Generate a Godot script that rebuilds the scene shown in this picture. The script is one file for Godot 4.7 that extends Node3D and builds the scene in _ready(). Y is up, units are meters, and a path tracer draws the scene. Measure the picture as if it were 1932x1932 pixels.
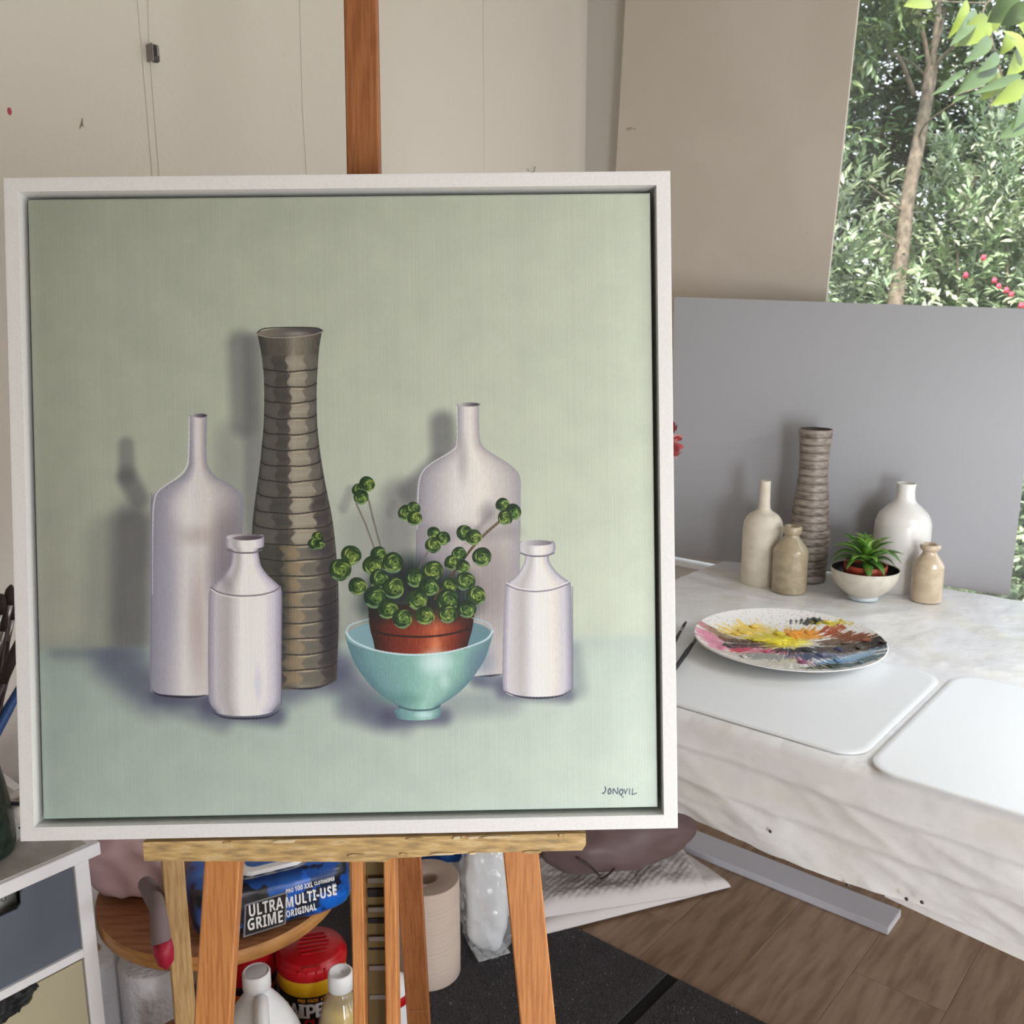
extends Node3D
# A painter's studio: a framed still life on an easel, the real still life on a table by the window.
# Metres, y up. The room is a rectangle turned 40 degrees: u runs along the window wall, v along the left wall.

const CORNER := Vector3(0.216, 0.0, -2.95)
const TURN := -40.0
var M := {}
var rng := RandomNumberGenerator.new()

# ---------------------------------------------------------------- helpers
func room(u: float, y: float, v: float) -> Vector3:
	var b := Basis(Vector3.UP, deg_to_rad(TURN))
	return CORNER + b.x * u + b.z * v + Vector3.UP * y

func room_t(u: float, y: float, v: float, turn := 0.0) -> Transform3D:
	return Transform3D(Basis(Vector3.UP, deg_to_rad(TURN + turn)), room(u, y, v))

func mb(smooth := false) -> SurfaceTool:
	var st := SurfaceTool.new()
	st.begin(Mesh.PRIMITIVE_TRIANGLES)
	st.set_smooth_group(0 if smooth else -1)
	return st

func done(st: SurfaceTool) -> ArrayMesh:
	st.generate_normals()
	return st.commit()

func part(called: String, m: Mesh, mat: Material, parent: Node3D, label := "") -> MeshInstance3D:
	var o := MeshInstance3D.new()
	o.name = called
	o.mesh = m
	o.material_override = mat
	parent.add_child(o, true)
	if label != "":
		o.set_meta("label", label)
	return o

func tag(o: Node3D, label: String, category: String, group := "") -> void:
	o.set_meta("label", label)
	o.set_meta("category", category)
	if group != "":
		o.set_meta("group", group)

func numbered(called: String) -> String:
	if not has_node(NodePath(called)):
		return called
	var k := 1
	while has_node(NodePath("%s_%03d" % [called, k])):
		k += 1
	return "%s_%03d" % [called, k]

func thing(called: String, label: String, category: String, where := Transform3D(), group := "") -> Node3D:
	var o := Node3D.new()
	o.name = numbered(called)
	add_child(o)
	o.transform = where
	tag(o, label, category, group)
	return o

func at(p: Vector3, turn := 0.0) -> Transform3D:
	return Transform3D(Basis(Vector3.UP, deg_to_rad(turn)), p)

func struct(called: String, m: Mesh, mat: Material, where := Transform3D()) -> MeshInstance3D:
	var o := part(called, m, mat, self)
	o.transform = where
	o.set_meta("kind", "structure")
	return o

# a, b, c, d run counter-clockwise seen from the front
func quad(st: SurfaceTool, a: Vector3, b: Vector3, c: Vector3, d: Vector3, uv := []) -> void:
	var p := [a, c, b, a, d, c]
	var k := [0, 2, 1, 0, 3, 2]
	for i in 6:
		if uv.size():
			st.set_uv(uv[k[i]])
		st.add_vertex(p[i])

func tri(st: SurfaceTool, a: Vector3, b: Vector3, c: Vector3) -> void:
	st.add_vertex(a)
	st.add_vertex(c)
	st.add_vertex(b)

# a box with bevelled edges, centred on the transform
func box(st: SurfaceTool, t: Transform3D, size: Vector3, bev := 0.0) -> void:
	var h := size * 0.5
	bev = minf(bev, 0.45 * minf(size.x, minf(size.y, size.z)))
	if bev <= 0.0:
		var c := []
		for i in 8:
			c.append(t * Vector3(h.x if i & 1 else -h.x, h.y if i & 2 else -h.y, h.z if i & 4 else -h.z))
		quad(st, c[4], c[5], c[7], c[6])
		quad(st, c[1], c[0], c[2], c[3])
		quad(st, c[5], c[1], c[3], c[7])
		quad(st, c[0], c[4], c[6], c[2])
		quad(st, c[6], c[7], c[3], c[2])
		quad(st, c[0], c[1], c[5], c[4])
		return
	# face, edge and corner pieces
	var v := {}
	for i in 8:
		var s := Vector3(1 if i & 1 else -1, 1 if i & 2 else -1, 1 if i & 4 else -1)
		for a in 3:
			var q := Vector3(s.x * (h.x - bev), s.y * (h.y - bev), s.z * (h.z - bev))
			q[a] = s[a] * h[a]
			v[i * 3 + a] = t * q
	var f := [[2, 4, 5, 7, 6], [2, 1, 0, 2, 3], [0, 5, 1, 3, 7], [0, 0, 4, 6, 2], [1, 6, 7, 3, 2], [1, 0, 1, 5, 4]]
	for q in f:
		quad(st, v[q[1] * 3 + q[0]], v[q[2] * 3 + q[0]], v[q[3] * 3 + q[0]], v[q[4] * 3 + q[0]])
	for a in 3:
		var b := (a + 1) % 3
		var c := (a + 2) % 3
		for sb in [0, 1]:
			for sc in [0, 1]:
				var lo: int = (sb << b) | (sc << c)
				var hi: int = lo | (1 << a)
				var q := [v[lo * 3 + b], v[hi * 3 + b], v[hi * 3 + c], v[lo * 3 + c]]
				var mid: Vector3 = (q[0] + q[1] + q[2] + q[3]) * 0.25
				var n: Vector3 = (q[1] - q[0]).cross(q[3] - q[0])
				if n.dot(mid - t.origin) > 0.0:
					quad(st, q[0], q[1], q[2], q[3])
				else:
					quad(st, q[0], q[3], q[2], q[1])
	for i in 8:
		var q := [v[i * 3], v[i * 3 + 1], v[i * 3 + 2]]
		var n: Vector3 = (q[1] - q[0]).cross(q[2] - q[0])
		if n.dot(q[0] - t.origin) > 0.0:
			tri(st, q[0], q[1], q[2])
		else:
			tri(st, q[0], q[2], q[1])

func box_mesh(size: Vector3, bev := 0.0, centre := Vector3.ZERO) -> ArrayMesh:
	var st := mb()
	box(st, Transform3D(Basis(), centre), size, bev)
	return done(st)

# a straight bar of rectangular section from a to b; x_dir is the direction of its width
func bar(st: SurfaceTool, a: Vector3, b: Vector3, w: float, d: float, x_dir: Vector3, bev := 0.001) -> void:
	var y := (b - a).normalized()
	var z := x_dir.cross(y).normalized()
	var x := y.cross(z).normalized()
	box(st, Transform3D(Basis(x, y, z), (a + b) * 0.5), Vector3(w, a.distance_to(b), d), bev)

# profile of (radius, height), from the bottom up the outside and down the inside
func lathe(st: SurfaceTool, prof: Array, seg := 40, t := Transform3D(), uvs := false) -> void:
	for i in prof.size() - 1:
		var p: Vector2 = prof[i]
		var q: Vector2 = prof[i + 1]
		for k in seg:
			var a := TAU * k / seg
			var b := TAU * (k + 1) / seg
			var p0 := t * Vector3(cos(a) * p.x, p.y, -sin(a) * p.x)
			var p1 := t * Vector3(cos(b) * p.x, p.y, -sin(b) * p.x)
			var q0 := t * Vector3(cos(a) * q.x, q.y, -sin(a) * q.x)
			var q1 := t * Vector3(cos(b) * q.x, q.y, -sin(b) * q.x)
			if uvs:
				var ua := float(k) / seg
				var ub := float(k + 1) / seg
				quad(st, p0, p1, q1, q0, [Vector2(ua, p.y), Vector2(ub, p.y), Vector2(ub, q.y), Vector2(ua, q.y)])
			elif p.x < 1e-6:
				tri(st, p0, q1, q0)
			elif q.x < 1e-6:
				tri(st, p0, p1, q0)
			else:
				quad(st, p0, p1, q1, q0)

# smooth curve through profile points
func curve(pts: Array, steps := 5) -> Array:
	var out := []
	for i in pts.size() - 1:
		var a: Vector2 = pts[maxi(i - 1, 0)]
		var b: Vector2 = pts[i]
		var c: Vector2 = pts[i + 1]
		var d: Vector2 = pts[mini(i + 2, pts.size() - 1)]
		for k in steps:
			out.append(b.cubic_interpolate(c, a, d, float(k) / steps))
	out.append(pts[-1])
	return out

func curve3(pts: Array, steps := 5) -> Array:
	var out := []
	for i in pts.size() - 1:
		var a: Vector3 = pts[maxi(i - 1, 0)]
		var b: Vector3 = pts[i]
		var c: Vector3 = pts[i + 1]
		var d: Vector3 = pts[mini(i + 2, pts.size() - 1)]
		for k in steps:
			out.append(b.cubic_interpolate(c, a, d, float(k) / steps))
	out.append(pts[-1])
	return out

# a tube along a path; radii per point; flat squashes the section
func tube(st: SurfaceTool, path: Array, radii: Array, seg := 8, flat := 1.0) -> void:
	var rings := []
	var side := Vector3.ZERO
	for i in path.size():
		var d: Vector3 = (path[mini(i + 1, path.size() - 1)] - path[maxi(i - 1, 0)]).normalized()
		if side == Vector3.ZERO:
			side = d.cross(Vector3.UP if absf(d.y) < 0.9 else Vector3.RIGHT).normalized()
		side = (side - d * side.dot(d)).normalized()
		var other := d.cross(side)
		var r: float = radii[mini(i, radii.size() - 1)]
		var ring := []
		for k in seg:
			var a := TAU * k / seg
			ring.append(path[i] + side * cos(a) * r + other * sin(a) * r * flat)
		rings.append(ring)
	for i in rings.size() - 1:
		for k in seg:
			var n := (k + 1) % seg
			quad(st, rings[i][k], rings[i][n], rings[i + 1][n], rings[i + 1][k])
	for k in range(1, seg - 1):
		tri(st, rings[0][0], rings[0][k + 1], rings[0][k])
		tri(st, rings[-1][0], rings[-1][k], rings[-1][k + 1])

# a polygon in the xy plane pushed from z0 to z1
func slab(st: SurfaceTool, poly: Array, z0: float, z1: float, t := Transform3D()) -> void:
	var pts := PackedVector2Array(poly)
	if Geometry2D.is_polygon_clockwise(pts):
		pts.reverse()
	var ix := Geometry2D.triangulate_polygon(pts)
	for i in range(0, ix.size(), 3):
		var a := pts[ix[i]]
		var b := pts[ix[i + 1]]
		var c := pts[ix[i + 2]]
		if (b - a).cross(c - a) < 0.0:
			var s := b
			b = c
			c = s
		tri(st, t * Vector3(a.x, a.y, z1), t * Vector3(b.x, b.y, z1), t * Vector3(c.x, c.y, z1))
		tri(st, t * Vector3(a.x, a.y, z0), t * Vector3(c.x, c.y, z0), t * Vector3(b.x, b.y, z0))
	for i in pts.size():
		var a := pts[i]
		var b := pts[(i + 1) % pts.size()]
		# counter-clockwise outline seen from +z (y up): the outside lies to the right of a -> b
		quad(st, t * Vector3(a.x, a.y, z0), t * Vector3(b.x, b.y, z0), t * Vector3(b.x, b.y, z1), t * Vector3(a.x, a.y, z1))

# a closed soft form: a rounded box whose surface is creased by noise
func soft(size: Vector3, power: float, crease: float, freq: float, seed_no: int, n := 30) -> ArrayMesh:
	var noise := FastNoiseLite.new()
	noise.seed = seed_no
	noise.frequency = freq
	noise.fractal_type = FastNoiseLite.FRACTAL_RIDGED
	noise.fractal_octaves = 2
	var st := mb(true)
	var g := []
	for i in n + 1:
		var row := []
		var ph := PI * i / n - PI / 2
		for k in 2 * n:
			var a := PI * k / n
			var d := Vector3(cos(ph) * cos(a), sin(ph), cos(ph) * sin(a))
			var l := pow(pow(absf(d.x), power) + pow(absf(d.y), power) + pow(absf(d.z), power), 1.0 / power)
			var p := d / l * size * 0.5
			row.append(p + d * crease * noise.get_noise_3dv(p * 10.0))
		g.append(row)
	for i in n:
		for k in 2 * n:
			var w := (k + 1) % (2 * n)
			if i == 0:
				tri(st, g[0][0], g[1][k], g[1][w])
			elif i == n - 1:
				tri(st, g[i][k], g[n][0], g[i][w])
			else:
				quad(st, g[i][k], g[i + 1][k], g[i + 1][w], g[i][w])
	return done(st)

func rounded(w: float, h: float, r: float, n := 6) -> Array:
	var out := []
	for c in 4:
		var s := Vector2(1 if c in [0, 3] else -1, 1 if c < 2 else -1)
		for k in n + 1:
			var a := PI / 2 * (c + float(k) / n)
			out.append(Vector2(s.x * (w / 2 - r) + cos(a) * r, s.y * (h / 2 - r) + sin(a) * r))
	return out

func words(text: String, height: float, depth := 0.0006, bold := true, slant := 0.0) -> TextMesh:
	var f := SystemFont.new()
	f.font_names = PackedStringArray(["Droid Sans"])
	f.font_weight = 700 if bold else 400
	var v := FontVariation.new()
	v.base_font = f
	v.variation_transform = Transform2D(Vector2(1, 0), Vector2(slant, 1), Vector2.ZERO)
	var t := TextMesh.new()
	t.text = text
	t.font = v
	t.font_size = 48
	t.pixel_size = height / 35.0
	t.depth = depth
	t.curve_step = 2.0
	return t

# ---------------------------------------------------------------- materials
func noise_tex(freq: float, seed_no: int, colors: Array, offs: Array, size := 512, octaves := 4, bump := false, kind := FastNoiseLite.TYPE_SIMPLEX_SMOOTH) -> NoiseTexture2D:
	var n := FastNoiseLite.new()
	n.noise_type = kind
	n.frequency = freq
	n.seed = seed_no
	n.fractal_octaves = octaves
	var t := NoiseTexture2D.new()
	t.width = size
	t.height = size
	t.seamless = true
	t.noise = n
	if bump:
		t.as_normal_map = true
		t.bump_strength = 4.0
	if colors.size():
		var g := Gradient.new()
		g.offsets = PackedFloat32Array(offs)
		g.colors = PackedColorArray(colors)
		t.color_ramp = g
	return t

func c8(r: int, g: int, b: int) -> Color:
	return Color8(r, g, b)

func mat(c: Color, rough := 0.6, metal := 0.0) -> StandardMaterial3D:
	var m := StandardMaterial3D.new()
	m.albedo_color = c
	m.roughness = rough
	m.metallic = metal
	return m

func tri_mat(tex: Texture2D, scale: Vector3, rough := 0.6, tint := Color.WHITE, world := false) -> StandardMaterial3D:
	var m := mat(tint, rough)
	m.albedo_texture = tex
	m.uv1_triplanar = true
	m.uv1_world_triplanar = world
	m.uv1_scale = scale
	return m

func with_bump(m: StandardMaterial3D, tex: Texture2D, cm: float) -> StandardMaterial3D:
	m.heightmap_enabled = true
	m.heightmap_texture = tex
	m.heightmap_scale = cm
	return m

func make_materials() -> void:
	var grain := noise_tex(0.02, 3, [c8(178, 112, 60), c8(198, 131, 74), c8(210, 146, 88)], [0.2, 0.5, 0.85])
	var dark_grain := noise_tex(0.02, 9, [c8(140, 84, 46), c8(160, 100, 58), c8(172, 112, 68)], [0.2, 0.5, 0.85])
	var pale_grain := noise_tex(0.02, 12, [c8(160, 124, 78), c8(186, 150, 100), c8(200, 166, 116)], [0.2, 0.5, 0.85])
	M.easel = tri_mat(grain, Vector3(22, 1.1, 22), 0.45)
	M.easel_dark = tri_mat(dark_grain, Vector3(22, 1.1, 22), 0.45)
	M.pale_wood = tri_mat(pale_grain, Vector3(20, 1.2, 20), 0.5)
	M.crust_pale = mat(c8(222, 202, 164), 0.5)
	M.shelf_wood = tri_mat(noise_tex(0.02, 15, [c8(150, 96, 62), c8(172, 116, 78), c8(184, 128, 90)], [0.2, 0.5, 0.85]), Vector3(1, 8, 8), 0.4)
	M.shelf_edge = tri_mat(pale_grain, Vector3(2, 9, 2), 0.5, c8(255, 225, 190))
	M.crusted = tri_mat(noise_tex(0.012, 21, [c8(150, 128, 92), c8(192, 158, 106), c8(204, 170, 114), c8(220, 194, 146), c8(186, 166, 128)], [0.12, 0.4, 0.6, 0.78, 0.95], 512, 5), Vector3(4, 26, 26), 0.55)
	M.frame = with_bump(tri_mat(noise_tex(0.02, 31, [c8(238, 237, 238), c8(242, 241, 242)], [0.3, 0.7]), Vector3(24, 24, 24), 0.5), noise_tex(0.05, 33, [], []), 0.006)
	M.frame_inner = mat(c8(190, 188, 182), 0.6)
	M.wall = with_bump(mat(c8(224, 216, 207), 0.85), noise_tex(0.08, 41, [], []), 0.05)
	M.wall.uv1_triplanar = true
	M.wall.uv1_scale = Vector3(2, 2, 2)
	M.wall_shaded = mat(c8(204, 199, 192), 0.85)  # darker copy of the wall colour: the window wall's shade is put into it
	M.ceiling = mat(c8(196, 190, 182), 0.9)
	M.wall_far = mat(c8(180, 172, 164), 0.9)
	M.white = mat(c8(238, 238, 240), 0.5)
	M.white_board = tri_mat(noise_tex(0.004, 45, [c8(203, 193, 182), c8(209, 199, 189)], [0.3, 0.7]), Vector3(0.8, 0.8, 0.8), 0.7)
	M.grey_board = mat(c8(164, 164, 169), 0.62)
	M.cord = mat(c8(222, 216, 208), 0.3)
	M.steel = mat(c8(150, 148, 146), 0.3, 0.9)
	M.dark_steel = mat(c8(92, 90, 90), 0.45, 0.6)
	M.brass = mat(c8(112, 100, 70), 0.35, 0.85)
	M.black = mat(c8(24, 24, 26), 0.6)
	M.rubber = mat(c8(14, 14, 15), 0.85)
	M.pane = mat(Color(0.95, 0.98, 0.97, 0.02), 0.0)
	M.pane.transparency = BaseMaterial3D.TRANSPARENCY_ALPHA
	M.plastic_clear = mat(Color(0.93, 0.95, 0.96, 0.16), 0.12)
	M.plastic_clear.transparency = BaseMaterial3D.TRANSPARENCY_ALPHA
	M.bottle_clear = mat(Color(0.93, 0.95, 0.96, 0.14), 0.06)
	M.bottle_clear.transparency = BaseMaterial3D.TRANSPARENCY_ALPHA
	M.cloth = with_bump(tri_mat(noise_tex(0.006, 52, [c8(230, 228, 222), c8(232, 231, 229), c8(234, 234, 236), c8(233, 233, 235)], [0.15, 0.38, 0.6, 0.9], 512, 4), Vector3(2.2, 2.2, 2.2), 0.32), noise_tex(0.012, 51, [], [], 512, 5), 0.3)
	M.tray = mat(c8(234, 236, 238), 0.42)
	M.tray.subsurf_scatter_enabled = false
	M.cream = tri_mat(noise_tex(0.01, 61, [c8(212, 202, 186), c8(226, 217, 203)], [0.3, 0.7]), Vector3(4, 4, 4), 0.7)
	M.stone_olive = tri_mat(noise_tex(0.01, 62, [c8(158, 144, 118), c8(178, 163, 136)], [0.3, 0.7]), Vector3(6, 6, 6), 0.3)
	M.stone_tan = tri_mat(noise_tex(0.01, 63, [c8(186, 166, 140), c8(204, 184, 158)], [0.3, 0.7]), Vector3(6, 6, 6), 0.3)
	for k in ["stone_olive", "stone_tan"]:
		M[k].clearcoat_enabled = true
		M[k].clearcoat = 0.7
		M[k].clearcoat_roughness = 0.12
	M.glaze_white = mat(c8(226, 223, 220), 0.28)
	M.glaze_white.clearcoat_enabled = true
	M.glaze_white.clearcoat = 0.6
	M.glaze_white.clearcoat_roughness = 0.12
	M.vase = tri_mat(noise_tex(0.012, 65, [c8(92, 82, 76), c8(138, 126, 116), c8(160, 148, 138)], [0.2, 0.5, 0.8]), Vector3(5, 14, 5), 0.42)
	M.vase_dark = mat(c8(74, 66, 61), 0.5)
	M.bowl = tri_mat(noise_tex(0.01, 66, [c8(200, 192, 178), c8(214, 207, 194)], [0.3, 0.7]), Vector3(6, 6, 6), 0.45)
	M.bowl_foot = mat(c8(190, 200, 206), 0.2)
	M.bowl_in = mat(c8(44, 46, 56), 0.25)
	M.pot = mat(c8(160, 62, 42), 0.55)
	M.leaf_a = mat(c8(108, 152, 56), 0.4)
	M.leaf_b = mat(c8(134, 172, 80), 0.4)
	M.leaf_c = mat(c8(82, 128, 48), 0.42)
	for k in ["leaf_a", "leaf_b", "leaf_c"]:
		M[k].backlight_enabled = true
		M[k].backlight = Color(0.12, 0.16, 0.03)
	M.plate = mat(c8(244, 243, 240), 0.25)
	M.unit = mat(c8(246, 245, 248), 0.45)
	M.unit_top = tri_mat(noise_tex(0.01, 71, [c8(176, 174, 168), c8(196, 194, 188)], [0.3, 0.7]), Vector3(3, 3, 3), 0.5)
	M.drawer_grey = mat(c8(98, 104, 116), 0.5)
	M.drawer_beige = mat(c8(190, 182, 152), 0.5)
	M.device = mat(c8(140, 140, 136), 0.35, 0.3)
	M.jar_green = tri_mat(noise_tex(0.02, 73, [c8(24, 34, 28), c8(46, 60, 50)], [0.3, 0.7]), Vector3(6, 6, 6), 0.3)
	M.blue = mat(c8(52, 84, 140), 0.45)
	M.brown_dark = mat(c8(50, 32, 28), 0.4)
	M.bristle = mat(c8(40, 26, 22), 0.7)
	M.tissue = mat(c8(222, 214, 208), 0.8)
	M.dusty_pink = mat(c8(196, 164, 164), 0.6)
	M.mauve = mat(c8(112, 92, 90), 0.5)
	M.grey_cloth = mat(c8(128, 112, 112), 0.8)
	M.crimson = mat(c8(170, 20, 52), 0.45)
	var emboss := noise_tex(0.02, 77, [], [], 256, 2, false, FastNoiseLite.TYPE_CELLULAR)
	M.paper = with_bump(mat(c8(236, 235, 238), 0.9), emboss, 0.3)
	M.paper.uv1_triplanar = true
	M.paper.uv1_scale = Vector3(15, 15, 15)
	M.kraft = tri_mat(noise_tex(0.02, 79, [c8(206, 186, 172), c8(216, 198, 184)], [0.3, 0.7]), Vector3(1, 22, 1), 0.9)
	M.kraft_side = mat(c8(178, 160, 148), 0.9)
	M.red = mat(c8(190, 18, 30), 0.35)
	M.yellow = mat(c8(232, 176, 24), 0.4)
	M.orange = mat(c8(226, 96, 30), 0.4)
	M.label_black = mat(c8(26, 22, 22), 0.4)
	M.jug = mat(c8(236, 236, 238), 0.35)
	M.jug.subsurf_scatter_enabled = true
	M.jug.subsurf_scatter_strength = 0.15
	M.cap = mat(c8(240, 240, 242), 0.35)
	M.foil = mat(c8(232, 232, 234), 0.4)
	M.oil = mat(c8(200, 168, 60), 0.25)
	M.packet_blue = tri_mat(noise_tex(0.006, 85, [c8(14, 18, 28), c8(16, 20, 30), c8(18, 88, 186), c8(24, 106, 206), c8(52, 136, 222)], [0.0, 0.47, 0.50, 0.68, 0.95], 512, 5), Vector3(3.2, 3.2, 3.2), 0.3)
	M.packet_grey = mat(c8(132, 132, 138), 0.35)
	M.letter_white = mat(c8(246, 246, 248), 0.4)
	M.letter_red = mat(c8(200, 40, 60), 0.4)
	M.letter_gold = mat(c8(220, 150, 40), 0.4)
	M.letter_ink = mat(c8(58, 56, 54), 0.6)
	M.quilt = mat(c8(222, 214, 212), 0.75)
	M.plank_grey = mat(c8(202, 203, 212), 0.45)
	M.plank_grey_end = mat(c8(226, 226, 230), 0.5)
	M.green_bag = mat(c8(90, 130, 60), 0.5)
	M.bag_blue = mat(c8(30, 90, 170), 0.4)
	M.bag_red = mat(c8(190, 70, 86), 0.5)
	M.batten = tri_mat(pale_grain, Vector3(9, 9, 0.8), 0.5, c8(255, 240, 232))
	M.flower = mat(c8(164, 66, 72), 0.7)
	M.flower_pale = mat(c8(206, 132, 128), 0.7)
	M.stem = mat(c8(150, 130, 100), 0.7)
	M.carpet = with_bump(tri_mat(noise_tex(0.09, 91, [c8(62, 60, 63), c8(88, 84, 88), c8(124, 118, 121)], [0.25, 0.6, 0.95], 512, 3), Vector3(5, 5, 5), 0.95), noise_tex(0.12, 92, [], [], 512, 3), 0.6)
	M.bark = with_bump(tri_mat(noise_tex(0.02, 95, [c8(76, 68, 60), c8(108, 98, 88), c8(130, 120, 108)], [0.2, 0.5, 0.8]), Vector3(3, 1.5, 3), 0.85), noise_tex(0.03, 96, [], []), 0.6)
	M.soil = tri_mat(noise_tex(0.03, 97, [c8(66, 72, 44), c8(96, 104, 62)], [0.3, 0.7]), Vector3(1, 1, 1), 0.95, Color.WHITE, true)
	M.foliage = mat(Color.WHITE, 0.28)
	M.foliage.vertex_color_use_as_albedo = true
	M.foliage.backlight_enabled = true
	M.foliage.backlight = Color(0.16, 0.2, 0.06)
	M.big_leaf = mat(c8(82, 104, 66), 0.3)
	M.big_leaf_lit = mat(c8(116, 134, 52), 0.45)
	M.added_lamp_glow = mat(c8(240, 240, 240), 0.6)  # glowing face of the added, unseen lamp
	M.added_lamp_glow.emission_enabled = true
	M.added_lamp_glow.emission = c8(255, 250, 244)
	M.added_lamp_glow.emission_energy_multiplier = 0.6
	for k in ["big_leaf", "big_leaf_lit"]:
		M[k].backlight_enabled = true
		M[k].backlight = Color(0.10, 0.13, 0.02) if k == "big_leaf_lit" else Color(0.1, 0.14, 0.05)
	for k in 4:
		M["floor_%d" % k] = tri_mat(noise_tex(0.012, 100 + k, [[c8(138, 112, 90), c8(158, 131, 107), c8(168, 141, 117)], [c8(141, 116, 92), c8(161, 135, 110), c8(171, 145, 121)], [c8(132, 107, 85), c8(152, 126, 102), c8(163, 136, 112)], [c8(139, 115, 94), c8(159, 134, 111), c8(171, 146, 124)]][k], [0.2, 0.5, 0.85], 512, 5), Vector3(5, 5, 0.7), 0.42)

# ---------------------------------------------------------------- the picture on the canvas (a print: flat oil paint)
# Canvas units run 0..1000 across and down.
const PN := 1400
var pic: Image
var ps := PN / 1000.0

func dab(x: int, y: int, c: Color, a: float) -> void:
	if x < 0 or y < 0 or x >= PN or y >= PN or a <= 0.0:
		return
	pic.set_pixel(x, y, pic.get_pixel(x, y).lerp(c, minf(a, 1.0)))

func ramp(cols: Array, offs: Array) -> Gradient:
	var g := Gradient.new()
	g.offsets = PackedFloat32Array(offs)
	g.colors = PackedColorArray(cols)
	return g

# a turned form from a profile of (axis x, y, half width); across is the ramp from left to right
func paint_turned(prof: Array, across: Gradient, base_e: float, streak := 0.03, top_fade := 0.0) -> void:
	prof = curve3(prof, 6)
	var y0: float = prof[0].y
	var y1: float = prof[-1].y
	var i := 0
	for iy in range(int(y0 * ps), int((y1 + base_e) * ps) + 2):
		var y := iy / ps
		var yc := minf(y, y1)
		while i < prof.size() - 2 and prof[i + 1].y < yc:
			i += 1
		var p: Vector3 = prof[i]
		var q: Vector3 = prof[i + 1]
		var f := clampf((yc - p.y) / maxf(q.y - p.y, 0.01), 0.0, 1.0)
		var ax := lerpf(p.x, q.x, f)
		var w := lerpf(p.z, q.z, f)
		for ix in range(int((ax - w) * ps) - 1, int((ax + w) * ps) + 2):
			var dx := ix / ps - ax
			var t := dx / w
			var a := clampf((w - absf(dx)) * ps + 0.5, 0.0, 1.0)
			if y > y1:
				if absf(t) >= 1.0:
					continue
				a *= clampf((y1 + base_e * sqrt(1.0 - t * t) - y) * ps + 0.5, 0.0, 1.0)
			if a <= 0.0:
				continue
			var c := across.sample(t * 0.5 + 0.5)
			var n := (fposmod(sin(ix * 12.9898 + floor(iy / 9.0 + sin(ix * 1.7) * 3.0) * 78.233) * 43758.5453, 1.0) - 0.5) * streak
			c = Color(c.r + n, c.g + n, c.b + n)
			if top_fade != 0.0:
				c = c.darkened(top_fade * clampf(1.0 - (y - y0) / 40.0, 0.0, 1.0))
			dab(ix, iy, c, a)

func paint_ellipse(c: Vector2, rx: float, ry: float, left: Color, right: Color, alpha := 1.0, tilt := 0.0) -> void:
	for iy in range(int((c.y - ry - 3) * ps), int((c.y + ry + 3) * ps) + 1):
		for ix in range(int((c.x - rx - 2) * ps), int((c.x + rx + 2) * ps) + 1):
			var dx := (ix / ps - c.x) / rx
			var dy := (iy / ps - c.y - tilt * dx) / ry
			var d := sqrt(dx * dx + dy * dy)
			var a := clampf((1.0 - d) * ry * ps * 0.8 + 0.5, 0.0, 1.0)
			if a > 0.0:
				dab(ix, iy, left.lerp(right, dx * 0.5 + 0.5), a * alpha)

# a soft stain of paint
func paint_soft(c: Vector2, rx: float, ry: float, col: Color, alpha: float, turn := 0.0) -> void:
	var r := maxf(rx, ry)
	var co := cos(turn)
	var si := sin(turn)
	for iy in range(int((c.y - r) * ps), int((c.y + r) * ps) + 1):
		for ix in range(int((c.x - r) * ps), int((c.x + r) * ps) + 1):
			var x := ix / ps - c.x
			var y := iy / ps - c.y
			var dx := (x * co + y * si) / rx
			var dy := (y * co - x * si) / ry
			var d := 1.0 - dx * dx - dy * dy
			if d > 0.0:
				dab(ix, iy, col, alpha * d * d * (0.85 + 0.3 * fposmod(sin(ix * 91.7) * 437.5, 1.0)))

func paint_line(pts: Array, w: float, col: Color, alpha := 1.0, taper := false) -> void:
	if pts.size() > 3 and pts.size() < 14:
		pts = curve(pts, 6)
	for i in pts.size() - 1:
		var a: Vector2 = pts[i] * ps
		var b: Vector2 = pts[i + 1] * ps
		var ww := w * ps * 0.5
		var l := a.distance_squared_to(b)
		for iy in range(int(minf(a.y, b.y) - ww) - 1, int(maxf(a.y, b.y) + ww) + 2):
			for ix in range(int(minf(a.x, b.x) - ww) - 1, int(maxf(a.x, b.x) + ww) + 2):
				var p := Vector2(ix, iy)
				var f := clampf((p - a).dot(b - a) / maxf(l, 0.001), 0.0, 1.0)
				var d := p.distance_to(a.lerp(b, f))
				var k := 1.0
				if taper:
					k = sin(PI * clampf((i + f) / (pts.size() - 1), 0.03, 0.97))
				dab(ix, iy, col, clampf(ww * k - d + 0.5, 0.0, 1.0) * alpha)

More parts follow.
